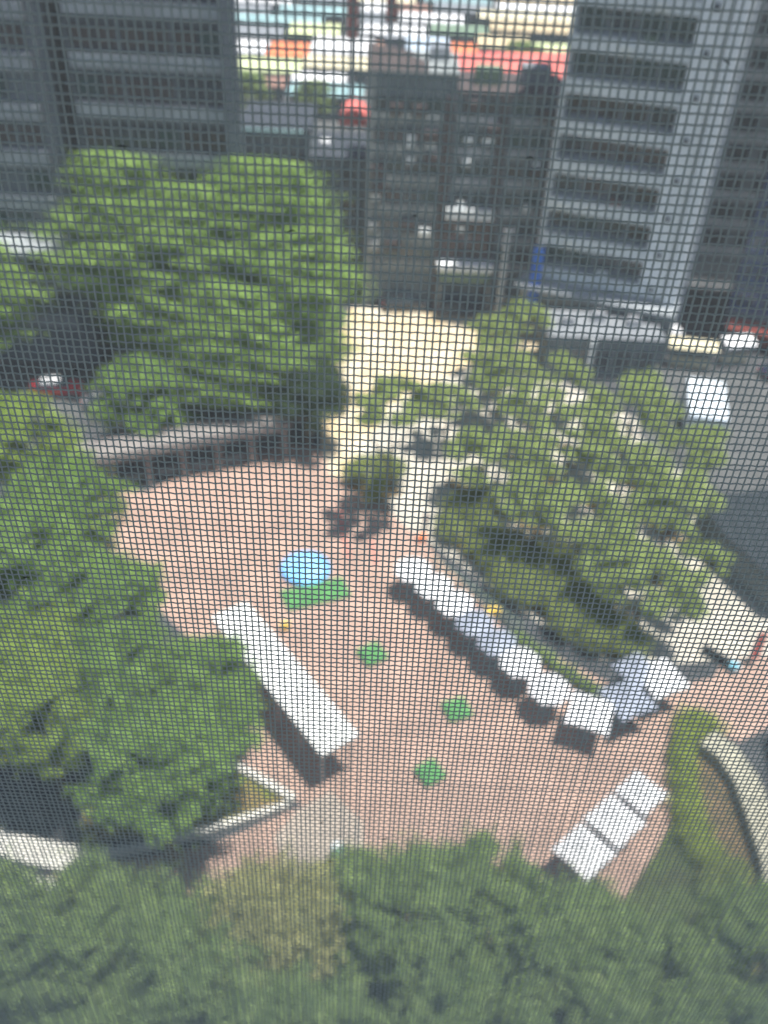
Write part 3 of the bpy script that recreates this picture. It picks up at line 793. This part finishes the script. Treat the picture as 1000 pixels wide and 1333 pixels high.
# ------------------------------------------------------------------ person
def person(x, y, rz, label):
    t = thing('person', label, 'person', (x, y, 0.014), rz)
    def skin(name, pts, edges, radii, m, parent):
        me = bpy.data.meshes.new(name)
        me.from_pydata(pts, edges, [])
        o = put(name, me, parent)
        sk = o.modifiers.new('skin', 'SKIN')
        for i, r in enumerate(radii):
            me.skin_vertices[0].data[i].radius = r if isinstance(r, tuple) else (r, r)
        me.skin_vertices[0].data[0].use_root = True
        sb = o.modifiers.new('sub', 'SUBSURF'); sb.levels = 1; sb.render_levels = 1
        me.materials.append(MT[m])
        return o
    P_ = [(0, 0, 0.95), (0, 0, 1.12), (0, 0, 1.36), (0, 0, 1.48), (0, 0.01, 1.6), (0, 0.01, 1.72),
          (0.1, 0, 0.88), (0.11, 0.02, 0.5), (0.12, -0.02, 0.08), (0.12, 0.12, 0.03),
          (-0.1, 0, 0.88), (-0.11, -0.02, 0.5), (-0.12, -0.05, 0.08), (-0.12, 0.09, 0.03),
          (0.19, 0, 1.4), (0.25, -0.02, 1.14), (0.25, 0.1, 0.92), (0.25, 0.16, 0.83),
          (-0.19, 0, 1.4), (-0.25, -0.02, 1.14), (-0.25, 0.1, 0.92), (-0.25, 0.16, 0.83)]
    E_ = [(0, 1), (1, 2), (2, 3), (3, 4), (4, 5), (0, 6), (6, 7), (7, 8), (8, 9), (0, 10), (10, 11), (11, 12), (12, 13), (2, 14), (14, 15), (15, 16), (16, 17), (2, 18), (18, 19), (19, 20), (20, 21)]
    Rr = [(0.15, 0.1), (0.13, 0.09), (0.17, 0.1), 0.055, 0.095, 0.085, 0.09, 0.06, 0.045, 0.04, 0.09, 0.06, 0.045, 0.04, 0.055, 0.042, 0.034, 0.035, 0.055, 0.042, 0.034, 0.035]
    skin('body', P_, E_, Rr, 'skin', t)
    skin('shirt', [(0, 0, 1.0), (0, 0, 1.15), (0, 0, 1.38), (0.19, 0, 1.41), (0.25, -0.02, 1.16), (-0.19, 0, 1.41), (-0.25, -0.02, 1.16)],
         [(0, 1), (1, 2), (2, 3), (3, 4), (2, 5), (5, 6)], [(0.17, 0.12), (0.15, 0.11), (0.185, 0.12), 0.07, 0.058, 0.07, 0.058], 'mauve', t)
    skin('trousers', [(0, 0, 0.96), (0.1, 0, 0.86), (0.11, 0.02, 0.5), (0.12, -0.02, 0.12), (-0.1, 0, 0.86), (-0.11, -0.02, 0.5), (-0.12, -0.05, 0.12)],
         [(0, 1), (1, 2), (2, 3), (0, 4), (4, 5), (5, 6)], [(0.165, 0.115), 0.105, 0.075, 0.065, 0.105, 0.075, 0.065], 'trouser', t)
    skin('hair', [(0, -0.02, 1.66), (0, -0.01, 1.76)], [(0, 1)], [0.1, 0.08], 'hair', t)
person(3.15, 53.6, 2.4, 'standing person in a mauve top beside an orange crate and the parasols')

# ------------------------------------------------------------------ buildings
def window_mesh(w_, h, glass, frame='towerdark', mull=1):
    """frame ring with mullions, front face at y = -0.05"""
    mb = MB()
    f = 0.07
    mb.box(0, w_, -0.06, 0.0, 0, f, frame); mb.box(0, w_, -0.06, 0.0, h - f, h, frame)
    mb.box(0, f, -0.058, 0.0, f, h - f, frame); mb.box(w_ - f, w_, -0.058, 0.0, f, h - f, frame)
    for i in range(mull):
        x = w_ * (i + 1) / (mull + 1)
        mb.box(x - 0.035, x + 0.035, -0.056, 0.0, f, h - f, frame)
    pn = MB().box(f, w_ - f, -0.03, -0.004, f, h - f, glass)
    return mb.mesh('window'), pn.mesh('pane')
def add_window(wm, parent, loc, rz=0.0):
    o = put('window', wm[0], parent, loc, rz)
    put('pane', wm[1], o)
    return o
rnd = random.Random(5)

# --- light tower, upper right
ang = math.atan2(-4.7, 12.7)
t = thing('apartment_tower', 'light grey apartment tower with long balconies at the upper right', 'building', (14.0, 86.9, 0), ang)
W, H_ = 13.6, 47.0
WIN = 9.6
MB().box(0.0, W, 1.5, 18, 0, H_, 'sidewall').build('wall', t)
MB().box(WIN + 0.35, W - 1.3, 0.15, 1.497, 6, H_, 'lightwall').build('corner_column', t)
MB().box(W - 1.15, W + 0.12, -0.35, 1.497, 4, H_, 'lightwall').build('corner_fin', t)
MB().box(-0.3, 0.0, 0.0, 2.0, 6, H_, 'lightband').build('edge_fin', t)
band = MB().box(0.02, WIN + 0.33, 0.0, 0.18, 0, 1.2, 'lightband').mesh('balcony_parapet')
slab = MB().box(0.02, WIN + 0.33, 0.183, 1.49, 0, 0.16, 'lightband').mesh('balcony_slab')
ring = MB()
for k in range(10):
    a0, a1 = k * math.pi / 5, (k + 1) * math.pi / 5
    q = [(0.33 * math.cos(a0), 0, 0.33 * math.sin(a0)), (0.33 * math.cos(a1), 0, 0.33 * math.sin(a1)), (0.2 * math.cos(a1), 0, 0.2 * math.sin(a1)), (0.2 * math.cos(a0), 0, 0.2 * math.sin(a0))]
    ring.add(q + [(x, -0.12, z) for x, y, z in q], [(4, 5, 6, 7), (0, 4, 7, 3), (1, 2, 6, 5), (0, 1, 5, 4), (3, 7, 6, 2)], 'towergrey')
ring.add([(0.2 * math.cos(k * math.pi / 5), -0.02, 0.2 * math.sin(k * math.pi / 5)) for k in range(10)], [tuple(range(10))], 'towerdark')
ring = ring.mesh('round_vent')
wins = [window_mesh(2.2, 2.0, gx, 'towergrey') for gx in ('glass', 'glassb', 'glassg', 'glass')]
FL = 3.45
for k in range(12):
    z = 5.95 + k * FL
    put('balcony_parapet', band, t, (0, 0, z))
    put('balcony_slab', slab, t, (0, 0, z))
    put('round_vent', ring, t, (WIN + 1.5, 0.147, z + 0.9))
    for j in range(4):
        add_window(rnd.choice(wins), t, (0.25 + j * 2.45, 1.5, z + 1.35 + 0.05))
    if k % 1 == 0:
        x_ = rnd.uniform(1, 7)
        if rnd.random() < 0.55:
            MB().box(0, 1.1, 0.5, 0.95, 0.17, 1.6, rnd.choice(['roofwhite', 'bluegrey', 'moss', 'brown'])).build('balcony_cupboard', t, (x_, 0, z))
        if rnd.random() < 0.5:
            MB().box(0, 0.8, -0.32, -0.003, 0.1, 0.75, 'roofwhite').build('air_conditioner', t, (rnd.uniform(1, 8), 0, z + 0.2))
# side face windows (faces right)
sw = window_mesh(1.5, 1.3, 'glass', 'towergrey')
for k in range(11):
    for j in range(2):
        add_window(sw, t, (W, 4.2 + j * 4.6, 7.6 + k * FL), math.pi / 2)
MB().box(W + 0.002, W + 0.5, 8.0, 8.5, 0, H_, 'lightband').build('drain_pipe', t)
# podium
MB().box(-1.2, W + 0.3, -1.0, 1.4, 0, 5.4, 'midband').build('podium', t)
MB().box(-1.6, W + 0.3, -2.2, 1.2, 5.403, 5.75, 'sidewall').build('podium_canopy', t)
pw = window_mesh(2.4, 2.6, 'glass', 'midwall')
for j in range(5):
    add_window(pw, t, (0.0 + j * 2.75, -1.0, 1.4))

# --- grey lower block before the tower (its podium garden)
t = thing('annex_building', 'dark grey annex in front of the light tower, behind the park trees', 'building', (14.5, 77.5, 0), math.atan2(0.3, 11))
MB().box(0, 10.5, 0, 5.0, 0, 4.2, 'midwall').build('wall', t)
MB().box(-0.3, 10.8, -0.3, 5.3, 4.203, 4.5, 'grey').build('roof', t)
aw = window_mesh(1.6, 2.2, 'glass', 'midband')
for j in range(5):
    add_window(aw, t, (0.45 + j * 2.0, 0, 1.0))
MB().box(3.8, 4.3, -0.55, -0.003, 0, 4.2, 'lightband').build('downpipe', t)
acm = MB().box(-0.6, 0.6, -0.5, 0.5, 4.5, 5.3, 'steel').mesh('rooftop_unit')
for j in range(3):
    put('rooftop_unit', acm, t, (2.0 + j * 3.1, 2.4 + (j % 2), 0.003))

# --- dark left tower
t = thing('dark_tower', 'dark grey high rise with pale bands behind the left trees', 'building', (-46.0, 76.0, 0), 0.0)
W, H_ = 33.3, 44.0
MB().box(0, 18.6, 0.0, 16, 0, H_, 'towergrey').build('wall', t)
MB().box(18.6, 20.2, 3.0, 16, 0, H_, 'towerdark').build('recess', t)
MB().prism([(20.2, 0), (W, 0), (W - 3.6, 16), (20.2, 16)], 0, H_, 'towergrey').build('wall', t)
wd_ = [window_mesh(1.75, 1.55, gx, 'towerdark') for gx in ('glass', 'glass', 'glassb', 'glassg')]
bandr = MB().box(20.4, W - 0.003, -0.35, -0.003, 0, 1.0, 'towerband').mesh('floor_band')
bandl = MB().box(0.0, 17.4, -0.45, -0.003, 0, 1.15, 'towerband').mesh('floor_band')
strip = MB().box(20.4, W - 1.5, -0.02, -0.002, 0, 2.2, 'towerdark').mesh('window_strip')
finm = MB().box(-0.12, 0.12, -0.3, -0.003, 0, H_ - 0.5, 'towergrey').mesh('mullion_fin')
FLT = 3.62
for k in range(-6, 6):
    z = 26.0 + k * FLT
    if z < 2 or z > H_ - 2:
        continue
    put('floor_band', bandr, t, (0, 0, z))
    put('floor_band', bandl, t, (0, 0, z - 0.5))
    put('window_strip', strip, t, (0, 0, z + 1.05))
    for j in range(6):
        add_window(rnd.choice(wd_), t, (20.6 + j * 1.95, -0.02, z + 1.35))
    for j in range(8):
        if (j + k) % 3:
            add_window(rnd.choice(wd_), t, (0.6 + j * 2.1, 0.0, z + 1.1))
for x_ in (17.8, 20.3, 24.3, 28.3):
    put('mullion_fin', finm, t, (x_, 0, 0))
MB().box(W - 1.3, W, -0.5, -0.003, 0, H_, 'towergrey').build('corner_pier', t)
MB().box(12, 18.5, -4.5, -0.5, 12.0, 12.5, 'towerband').build('terrace_slab', t)

# --- middle block
t = thing('mid_rise_building', 'dark grey mid rise block with an entrance portal at the end of the sand path', 'building', (-3.3, 91.5, 0), 0.03)
MB().box(0, 8.3, 0.0, 8, 0, 23.0, 'midwall').build('wall', t)
MB().box(8.3, 18.6, 0.0, 8, 0, 21.4, 'midwall').build('wall', t)
MB().box(-0.2, 8.4, -0.2, 8.2, 23.003, 23.3, 'midband').build('roof_slab', t)
MB().box(8.403, 18.8, -0.2, 8.2, 21.403, 21.7, 'midpier').build('roof_slab', t)
mw = [window_mesh(1.5, 1.35, gx, 'midwall') for gx in ('glass', 'glassb', 'glassg', 'glass')]
mb1 = MB().box(0.1, 7.0, -0.22, -0.003, 0, 0.75, 'midband').mesh('floor_band')
mb2 = MB().box(8.5, 12.2, -0.22, -0.003, 0, 0.8, 'towerband').mesh('floor_band')
for k in range(6):
    z = 4.2 + k * 2.9
    put('floor_band', mb1, t, (0, 0, z)); put('floor_band', mb2, t, (0, 0, z))
    put('floor_band', mb2, t, (5.0, 0, z))
    for j in range(4):
        add_window(rnd.choice(mw), t, (0.2 + j * 1.75, 0, z + 1.0))
    for j in range(2):
        add_window(rnd.choice(mw), t, (8.7 + j * 1.8, 0, z + 1.0))
        add_window(rnd.choice(mw), t, (13.6 + j * 1.9, 0, z + 1.0))
pier = MB().box(-0.35, 0.35, -0.4, -0.003, 0, 21.2, 'midpier').mesh('pier')
for x_ in (7.6, 12.75, 17.9):
    put('pier', pier, t, (x_, 0, 0))
put('pier', MB().box(-0.3, 0.3, -0.3, -0.003, 0, 22.8, 'midband').mesh('pier'), t, (0.25, 0, 0))
# portal
MB().box(7.5, 13.2, -2.2, -0.42, 4.9, 5.5, 'lightwall').build('portal_canopy', t)
MB().box(7.7, 12.9, -1.9, -0.43, 3.6, 4.897, 'moss').build('portal_fascia', t)
MB().box(7.9, 12.7, -1.2, -0.43, 9.9, 10.9, 'lightband').build('portal_lintel', t)
pwn = window_mesh(1.9, 1.6, 'glassb', 'brown')
for j in range(2):
    for k in range(2):
        add_window(pwn, t, (8.2 + j * 2.3, -0.45, 6.0 + k * 1.9))
for x_ in (7.6, 12.8):
    MB().box(x_, x_ + 0.3, -2.1, -1.8, 0, 3.597, 'midband').build('portal_column', t)
acu = MB().box(0, 0.8, -0.5, -0.003, 0, 0.6, 'lightband').mesh('air_conditioner')
acd = MB().box(0, 1.2, -0.75, -0.003, 0, 0.9, 'midpier').mesh('balcony_cage')
for i in range(34):
    k, x_ = rnd.randrange(1, 6), rnd.choice([0.5, 2.2, 3.9, 5.6, 9.2, 11.0, 14.0, 15.8])
    put(*(('air_conditioner', acu) if rnd.random() < 0.6 else ('balcony_cage', acd)), t, (x_ + rnd.uniform(-0.3, 0.3), -0.23, 4.2 + k * 2.9 + rnd.choice([-0.7, 0.85, 1.4])))
MB().add([(-0.2, -0.2, 23.303), (5.4, -0.2, 23.303), (5.4, 3.8, 23.303), (-0.2, 3.8, 23.303), (-0.2, 1.8, 25.2), (3.4, 1.8, 24.6)], [(3, 2, 1, 0), (0, 1, 5, 4), (1, 2, 5), (2, 3, 4, 5), (3, 0, 4)], 'midpier').build('pitched_roof', t)
# roof clutter
for i, (x_, y_, w2, d2, h2, m_) in enumerate([(1.2, 5, 2.2, 2, 1.6, 'grey'), (5.6, 4, 2, 2, 1.2, 'steel'), (10, 2.5, 2.6, 2, 1.4, 'moss'), (14.5, 3, 2.8, 2.5, 1.6, 'grey')]):
    z = 23.303 if x_ < 8 else 21.703
    MB().box(x_, x_ + w2, y_, y_ + d2, z, z + h2, m_).build('rooftop_unit', t)

t = thing('lamp_post', 'pale concrete lamp post at the entrance of the mid rise block', 'lamp', (10.9, 89.0, 0.01))
MB().tube([(0, 0, 0), (0, 0, 9.6)], [0.28, 0.18], 'lightband', 10).build('post', t)
MB().box(-0.5, 0.5, -0.22, 0.22, 9.6, 9.85, 'white').build('lamp_head', t)
t = thing('vertical_sign', 'tall narrow blue sign on the corner of the light tower podium', 'sign', (13.2, 85.4, 0))
MB().box(0.0, 0.95, -0.12, 0.12, 3.2, 9.6, 'signblue').build('sign_panel', t)
MB().tube([(0.45, 0.2, 0), (0.45, 0.2, 9.5)], 0.07, 'steel', 6).build('post', t)

# --- low block left of middle, red awning
t = thing('low_building', 'low dark block with a flat grey roof between the left tower and the middle block', 'building', (-16.6, 97.0, 0), 0.02)
MB().box(0, 7.2, 0, 9, 0, 15.8, 'midwall').build('wall', t)
MB().box(7.2, 13.0, -1.5, 7, 0, 13.6, 'midwall').build('wall', t)
MB().box(-0.2, 7.3, -0.2, 9.2, 15.803, 16.1, 'towerdark').build('roof', t)
MB().box(7.303, 13.1, -1.7, 7.2, 13.603, 13.85, 'towerdark').build('roof', t)
MB().box(-0.1, 6.6, -0.5, -0.203, 15.5, 16.0, 'teal').build('fascia', t)
for k in range(4):
    for j in range(3):
        add_window(rnd.choice(mw), t, (0.6 + j * 2.2, 0, 3.0 + k * 3.1))
        if j < 2:
            add_window(rnd.choice(mw), t, (8.0 + j * 2.4, -1.5, 2.0 + k * 3.1))
MB().box(8.2, 9.2, 1.0, 2.0, 13.85, 14.6, 'white').build('rooftop_unit', t)
t = thing('roof_awning', 'coral red barrel awning above the low dark block', 'awning', (-7.0, 106.0, 12.0))
vs, fs = [], []
for k in range(9):
    a = math.pi * k / 8
    vs += [(1.5 - 1.5 * math.cos(a), 0, 2.6 + 1.3 * math.sin(a)), (1.5 - 1.5 * math.cos(a), 4, 2.6 + 1.3 * math.sin(a))]
for k in range(8):
    fs.append((2 * k, 2 * k + 2, 2 * k + 3, 2 * k + 1))
MB().add(vs, fs + [tuple(range(0, 18, 2))], 'red').build('canopy', t)
MB().box(0, 3, 0.003, 0.25, 2.0, 2.6, 'red').build('valance', t)
for px in (0.1, 2.9):
    for py in (0.3, 3.8):
        MB().box(px - 0.07, px + 0.07, py - 0.07, py + 0.07, -12, 2.6, 'steel').build('post', t)

# --- red roofed hall behind the middle block
t = thing('market_hall', 'hall with a curved coral red roof behind the middle block', 'building', (6.3, 119.0, 0), 0.05)
MB().box(0, 14.6, 0, 9, 0, 16.3, 'midband').build('wall', t)
vs, fs = [], []
for k in range(11):
    f = k / 10
    z = 16.6 + 1.5 * math.sin(math.pi * f)
    vs += [(-0.5, -0.8 + 10.6 * f, z), (4.5, -0.8 + 10.6 * f, z + 0.3), (15.2, -0.8 + 10.6 * f, z + 0.7), (15.2, -0.8 + 10.6 * f, z + 0.55), (-0.5, -0.8 + 10.6 * f, z - 0.15)]
for k in range(10):
    o_ = 5 * k
    fs += [(o_ + i, o_ + (i + 1) % 5, o_ + 5 + (i + 1) % 5, o_ + 5 + i) for i in range(5)]
fs += [(0, 1, 2, 3, 4), (54, 53, 52, 51, 50)]
MB().add(vs, fs, 'red').build('roof', t)
hw = window_mesh(1.3, 1.2, 'glass', 'lightband')
for j in range(7):
    add_window(hw, t, (0.5 + j * 2.0, 0, 14.6))
MB().tube([(3.0, -2.2, 16.2), (3.0, -2.2, 17.2)], [1.3, 0.3], 'pale_orange', 10).build('roof_dome', t)
MB().box(2.0, 4.0, -3.2, -0.003, 0, 16.2, 'midband').build('stair_tower', t)

# --- grey tower behind
t = thing('rear_tower', 'grey tower behind the light apartment tower in the upper right corner', 'building', (31.0, 103.0, 0), -0.1)
MB().box(0, 26, 0, 14, 0, 44, 'sidewall').build('wall', t)
bq = MB().box(0, 26, -0.3, -0.003, 0, 0.9, 'lightband').mesh('floor_band')
rw = window_mesh(2.2, 1.6, 'glass', 'towergrey')
for k in range(13):
    put('floor_band', bq, t, (0, 0, 3.0 + k * 3.1))
    for j in range(7):
        add_window(rw, t, (0.6 + j * 3.4, 0, 4.1 + k * 3.1))

# --- dark glass block at the right edge
t = thing('glass_building', 'dark blue glass block cut by the right edge behind the box truck', 'building', (34.0, 88.0, 0), -0.35)
MB().box(0, 16, 0, 12, 0, 43, 'carblue').build('wall', t)
gw = window_mesh(2.2, 1.9, 'glass', 'signblue')
fb = MB().box(0, 16, -0.2, -0.003, 0, 0.5, 'midwall').mesh('floor_band')
for k in range(13):
    put('floor_band', fb, t, (0, 0, 2.6 + k * 3.0))
    for j in range(6):
        add_window(gw, t, (0.4 + j * 2.6, 0, 3.3 + k * 3.0))
MB().box(0.5, 7, -2.5, -0.21, 2.0, 2.3, 'brickred').build('entrance_canopy', t)
MB().box(0.7, 6.8, -0.6, -0.21, 0, 1.9, 'brickred').build('shop_front', t)

# ------------------------------------------------------------------ the distant market
roofs = [(-32.3,-26.1,184.5,8.1,'white'),(-25.7,-18.2,183.0,9.2,'orange'),(-18.1,-6.4,186.9,11.6,'white'),(-6.2,-2.1,189.2,7.0,'pale_orange'),(-2.0,8.1,192.8,10.8,'pale_blue'),(8.3,13.5,191.3,7.4,'orange'),(13.9,24.7,199.0,8.5,'sand'),(24.9,33.0,190.1,12.6,'lime'),(-30.3,-18.4,171.1,8.2,'lime'),(-18.3,-6.6,176.2,6.8,'cream'),(-6.4,15.6,181.5,7.2,'cream'),(-25.5,-19.7,161.7,4.4,'brown'),(-19.2,-10.1,166.2,4.1,'white'),(-19.0,-6.8,157.8,5.7,'teal'),(-34.5,-24.6,198.9,7.0,'grey'),(-24.0,-13.6,201.4,9.4,'lime'),(-9.4,3.9,205.8,6.7,'white'),(4.6,16.6,209.6,7.7,'moss'),(17.4,36.0,215.6,7.2,'sand'),(-36.4,-17.9,211.3,7.0,'teal'),(-9.9,-5.1,216.0,8.1,'grey'),(-1.9,12.1,219.9,7.5,'white'),(15.6,38.2,226.9,7.0,'cream'),(-38.1,-30.1,220.9,6.7,'grey'),(-28.4,-13.8,223.3,6.8,'teal'),(-10.5,-4.1,228.6,8.0,'white'),(-2.1,4.8,229.9,7.2,'brown'),(5.6,18.8,233.5,7.4,'grey'),(20.5,39.7,238.1,6.7,'white'),(-41.7,-26.6,233.3,7.4,'white'),(-24.9,-14.6,236.2,7.5,'grey'),(-12.0,1.3,240.0,8.8,'cream'),(3.1,19.4,244.4,9.0,'teal'),(21.3,44.1,250.1,8.3,'sand'),
         (-44, -28, 246, 8, 'grey'), (-26, -14, 250, 8, 'white'), (-11, 4, 254, 8, 'lime'), (6, 20, 259, 8, 'grey'), (23, 46, 264, 8, 'white'),
         (-46, -30, 262, 9, 'sand'), (-27, -12, 266, 9, 'teal'), (-9, 6, 271, 9, 'white'), (9, 26, 276, 9, 'brown'), (28, 50, 281, 9, 'cream')]
CN = {'white': 'white', 'orange': 'orange', 'pale_orange': 'pale orange', 'pale_blue': 'pale blue', 'sand': 'sand coloured', 'lime': 'pale yellow green', 'cream': 'cream', 'brown': 'brown', 'teal': 'teal', 'grey': 'grey', 'moss': 'moss green'}
def rank_label(i):
    x0, x1, y0, d, c = roofs[i]
    same = sorted([j for j in range(len(roofs)) if roofs[j][4] == c], key=lambda j: roofs[j][2])
    r = same.index(i)
    ordn = ['nearest', 'second nearest', 'third nearest', 'fourth nearest', 'fifth nearest', 'sixth nearest', 'seventh nearest', 'eighth nearest', 'ninth nearest', 'tenth nearest', 'eleventh nearest']
    side = 'toward the left tower' if x1 < -5 else ('toward the light tower' if x0 > 10 else 'in the middle')
    if len(same) == 1:
        return '%s roofed market shed %s' % (CN[c], side)
    return '%s of the %s roofed market sheds, %s' % (ordn[r], CN[c], side)
for i, (x0, x1, y0, d, c) in enumerate(roofs):
    w_ = x1 - x0
    t = thing('market_shed', rank_label(i), 'shed', (x0, y0, 0.01), 0, 'sheds of the distant market')
    n = max(2, int(w_ / 3.5))
    vs, fs = [], []
    N_ = n * 2
    for k in range(N_ + 1):
        x = w_ * k / N_
        dz = 0.18 if k % 2 else 0.0
        vs += [(x, 0, 3.9 + dz), (x, d, 4.3 + dz), (x, d, 4.15 + dz), (x, 0, 3.7 + dz)]
    for k in range(N_):
        o_ = 4 * k
        fs += [(o_, o_ + 4, o_ + 5, o_ + 1), (o_ + 3, o_ + 2, o_ + 6, o_ + 7), (o_, o_ + 3, o_ + 7, o_ + 4), (o_ + 1, o_ + 5, o_ + 6, o_ + 2)]
    fs += [(0, 1, 2, 3), (4 * N_ + 3, 4 * N_ + 2, 4 * N_ + 1, 4 * N_)]
    MB().add(vs, fs, c).build('roof', t)
    MB().box(0.3, w_ - 0.3, 1.5, d - 0.6, 0, 3.85, ['midwall', 'grey', 'sidewall'][i % 3]).build('wall', t)
    dm = MB().box(0.2, 2.2, 0, 0.08, 0.6, 2.9, 'glass').mesh('shop_window')
    for k in range(n):
        put('shop_window', dm, t, (0.5 + k * (w_ - 1.2) / n, 1.41, 0))

def pylon(x, y, h, zb, label):
    t = thing('sign_pylon', label, 'sign', (x, y, 0))
    MB().box(-0.8, 0.8, -0.4, 0.4, zb, h, 'brickred').build('sign_panel', t)
    MB().box(-0.3, 0.3, -0.2, 0.2, 0, zb, 'steel').build('post', t)
pylon(-8.1, 148, 19.9, 14.4, 'brick red sign pylon on the left, rising out of the distant market')
pylon(-2.6, 152, 19.9, 16.4, 'brick red sign pylon on the right, rising out of the distant market')

g = 'trees in the distant streets'
for i, (x, y, sc, lb) in enumerate([(1.5, 112, 0.8, 'small dark tree behind the middle block'), (-24, 150, 1.0, 'dark tree before the teal market roof'), (-13.5, 148, 0.9, 'dark tree beside the left red pylon'),
                                    (14.2, 100, 0.8, 'green tree in the gap beside the light tower'), (-4.5, 110, 0.7, 'dark tree right of the red barrel awning'), (20, 176, 1.3, 'tree among the roofs left of the light tower')]):
    tree('deep1', x, y, 6.0, sc, lb, g, rz=i * 1.3)

# ------------------------------------------------------------------ insect screen in the window
t = thing('insect_screen', 'fine grey woven insect screen stretched across the window, very close', 'window screen', (0, 0.1515, EYE))
PX, PZ = 0.001411, 0.0015875
X0, NX = -0.186, 266
Z1, NZ = 0.006, 258
def wire_mesh(name, pts, r, n=6):
    pts = np.array(pts)
    k = len(pts)
    d = np.gradient(pts, axis=0)
    d /= np.linalg.norm(d, axis=1)[:, None]
    a = np.cross(d, np.array([0, 1.0, 0]))
    a /= np.linalg.norm(a, axis=1)[:, None]
    b2 = np.cross(d, a)
    th = np.arange(n) * 2 * math.pi / n
    v = pts[:, None, :] + r * (np.cos(th)[None, :, None] * a[:, None, :] + np.sin(th)[None, :, None] * b2[:, None, :])
    i = np.arange(k - 1)[:, None] * n
    j = np.arange(n)[None, :]
    j2 = (j + 1) % n
    f = np.stack([i + j, i + j2, i + n + j2, i + n + j], -1).reshape(-1, 4)
    me = bpy.data.meshes.new(name)
    me.from_pydata(v.reshape(-1, 3).tolist(), [], f.tolist())
    me.polygons.foreach_set('use_smooth', [True] * len(f))
    me.materials.append(MT['wire'])
    me.update()
    return me
AMP = 0.00017
wr = 0.000165
warp = []
for ph in (0, 1):
    pts = []
    for k in range(NZ * 2 + 1):
        z = Z1 - k * PZ / 2 + PZ / 2
        pts.append((0, 0.35 * AMP * math.sin(math.pi * k / 2) * (1 if ph else -1), z))
    warp.append(wire_mesh('warp_wire', pts, wr * 1.12))
weft = []
for ph in (0, 1):
    pts = []
    for k in range(NX * 2 + 1):
        x = X0 - PX / 2 + k * PX / 2
        pts.append((x, -AMP * math.sin(math.pi * k / 2) * (1 if ph else -1), 0))
    weft.append(wire_mesh('weft_wire', pts, wr))
rnd = random.Random(12)
for i in range(NX):
    o = put('warp_wire', warp[i % 2], t, (X0 + i * PX + rnd.gauss(0, 0.00005), 0, 0))
    o.rotation_euler = (0, rnd.gauss(0, 0.0005), 0)
for i in range(NZ):
    o = put('weft_wire', weft[i % 2], t, (0, 0, Z1 - i * PZ + rnd.gauss(0, 0.00006)))
    o.rotation_euler = (0, rnd.gauss(0, 0.0006), 0)
for (x, z) in [(-0.0134,-0.2339),(0.0174,-0.2366),(-0.0478,-0.3314),(0.0328,-0.2314),(0.0428,-0.2599),(-0.1270,-0.3457),(-0.0419,-0.2519),(-0.0593,-0.0892),(0.0477,-0.0309),(-0.0180,-0.0602),(0.0027,-0.0565),(-0.0789,-0.2458),(0.0047,-0.2405),(0.0504,-0.2177),(0.0924,-0.2619),(0.0348,-0.2985),(-0.0618,-0.3272),(0.0118,-0.2104),(0.0427,-0.2079),(0.0721,-0.1658),(0.0745,-0.3076),(-0.0770,-0.3205),(-0.0449,-0.0476),(0.0205,-0.0462),(0.0646,-0.1836),(-0.0109,-0.2541),(-0.0797,-0.1435)]:
    a = rnd.uniform(-0.6, 0.6)
    s_ = rnd.uniform(0.0003, 0.0008)
    MB().tube([(-s_, -0.0005, -s_ * a), (0, -0.00055, s_ * 0.3), (s_, -0.0005, s_ * a)], [0.00006, 0.00013, 0.00005], 'lint', 5).build('dust_speck', t, (x, 0, z))

# added eave, unseen above the view, keeps sun off the wires
t = thing('added_sunshade', 'concrete eave slab added above the screened window to keep sun off it', 'sunshade', (0.2, 0.62, EYE + 0.42))
MB().box(-1.3, 1.3, -0.85, 0.42, 0.0, 0.12, 'concrete').build('slab', t)
MB().box(-1.3, 1.3, 0.423, 0.45, -0.03, 0.15, 'kerb').build('edge_trim', t)

# ------------------------------------------------------------------ summer haze
hb = MB().box(-420, 420, -70, 420, -1.0, 50.0, 'white')
o = hb.build('haze')
o['kind'] = 'stuff'
hm = bpy.data.materials.new('haze')
hm.use_nodes = True
hn = hm.node_tree.nodes
hn.remove(hn['Principled BSDF'])
pv = hn.new('ShaderNodeVolumePrincipled')
pv.inputs['Color'].default_value = (0.86, 0.93, 0.95, 1)
pv.inputs['Density'].default_value = 0.0007
hm.node_tree.links.new(pv.outputs[0], hn['Material Output'].inputs['Volume'])
o.data.materials.clear()
o.data.materials.append(hm)
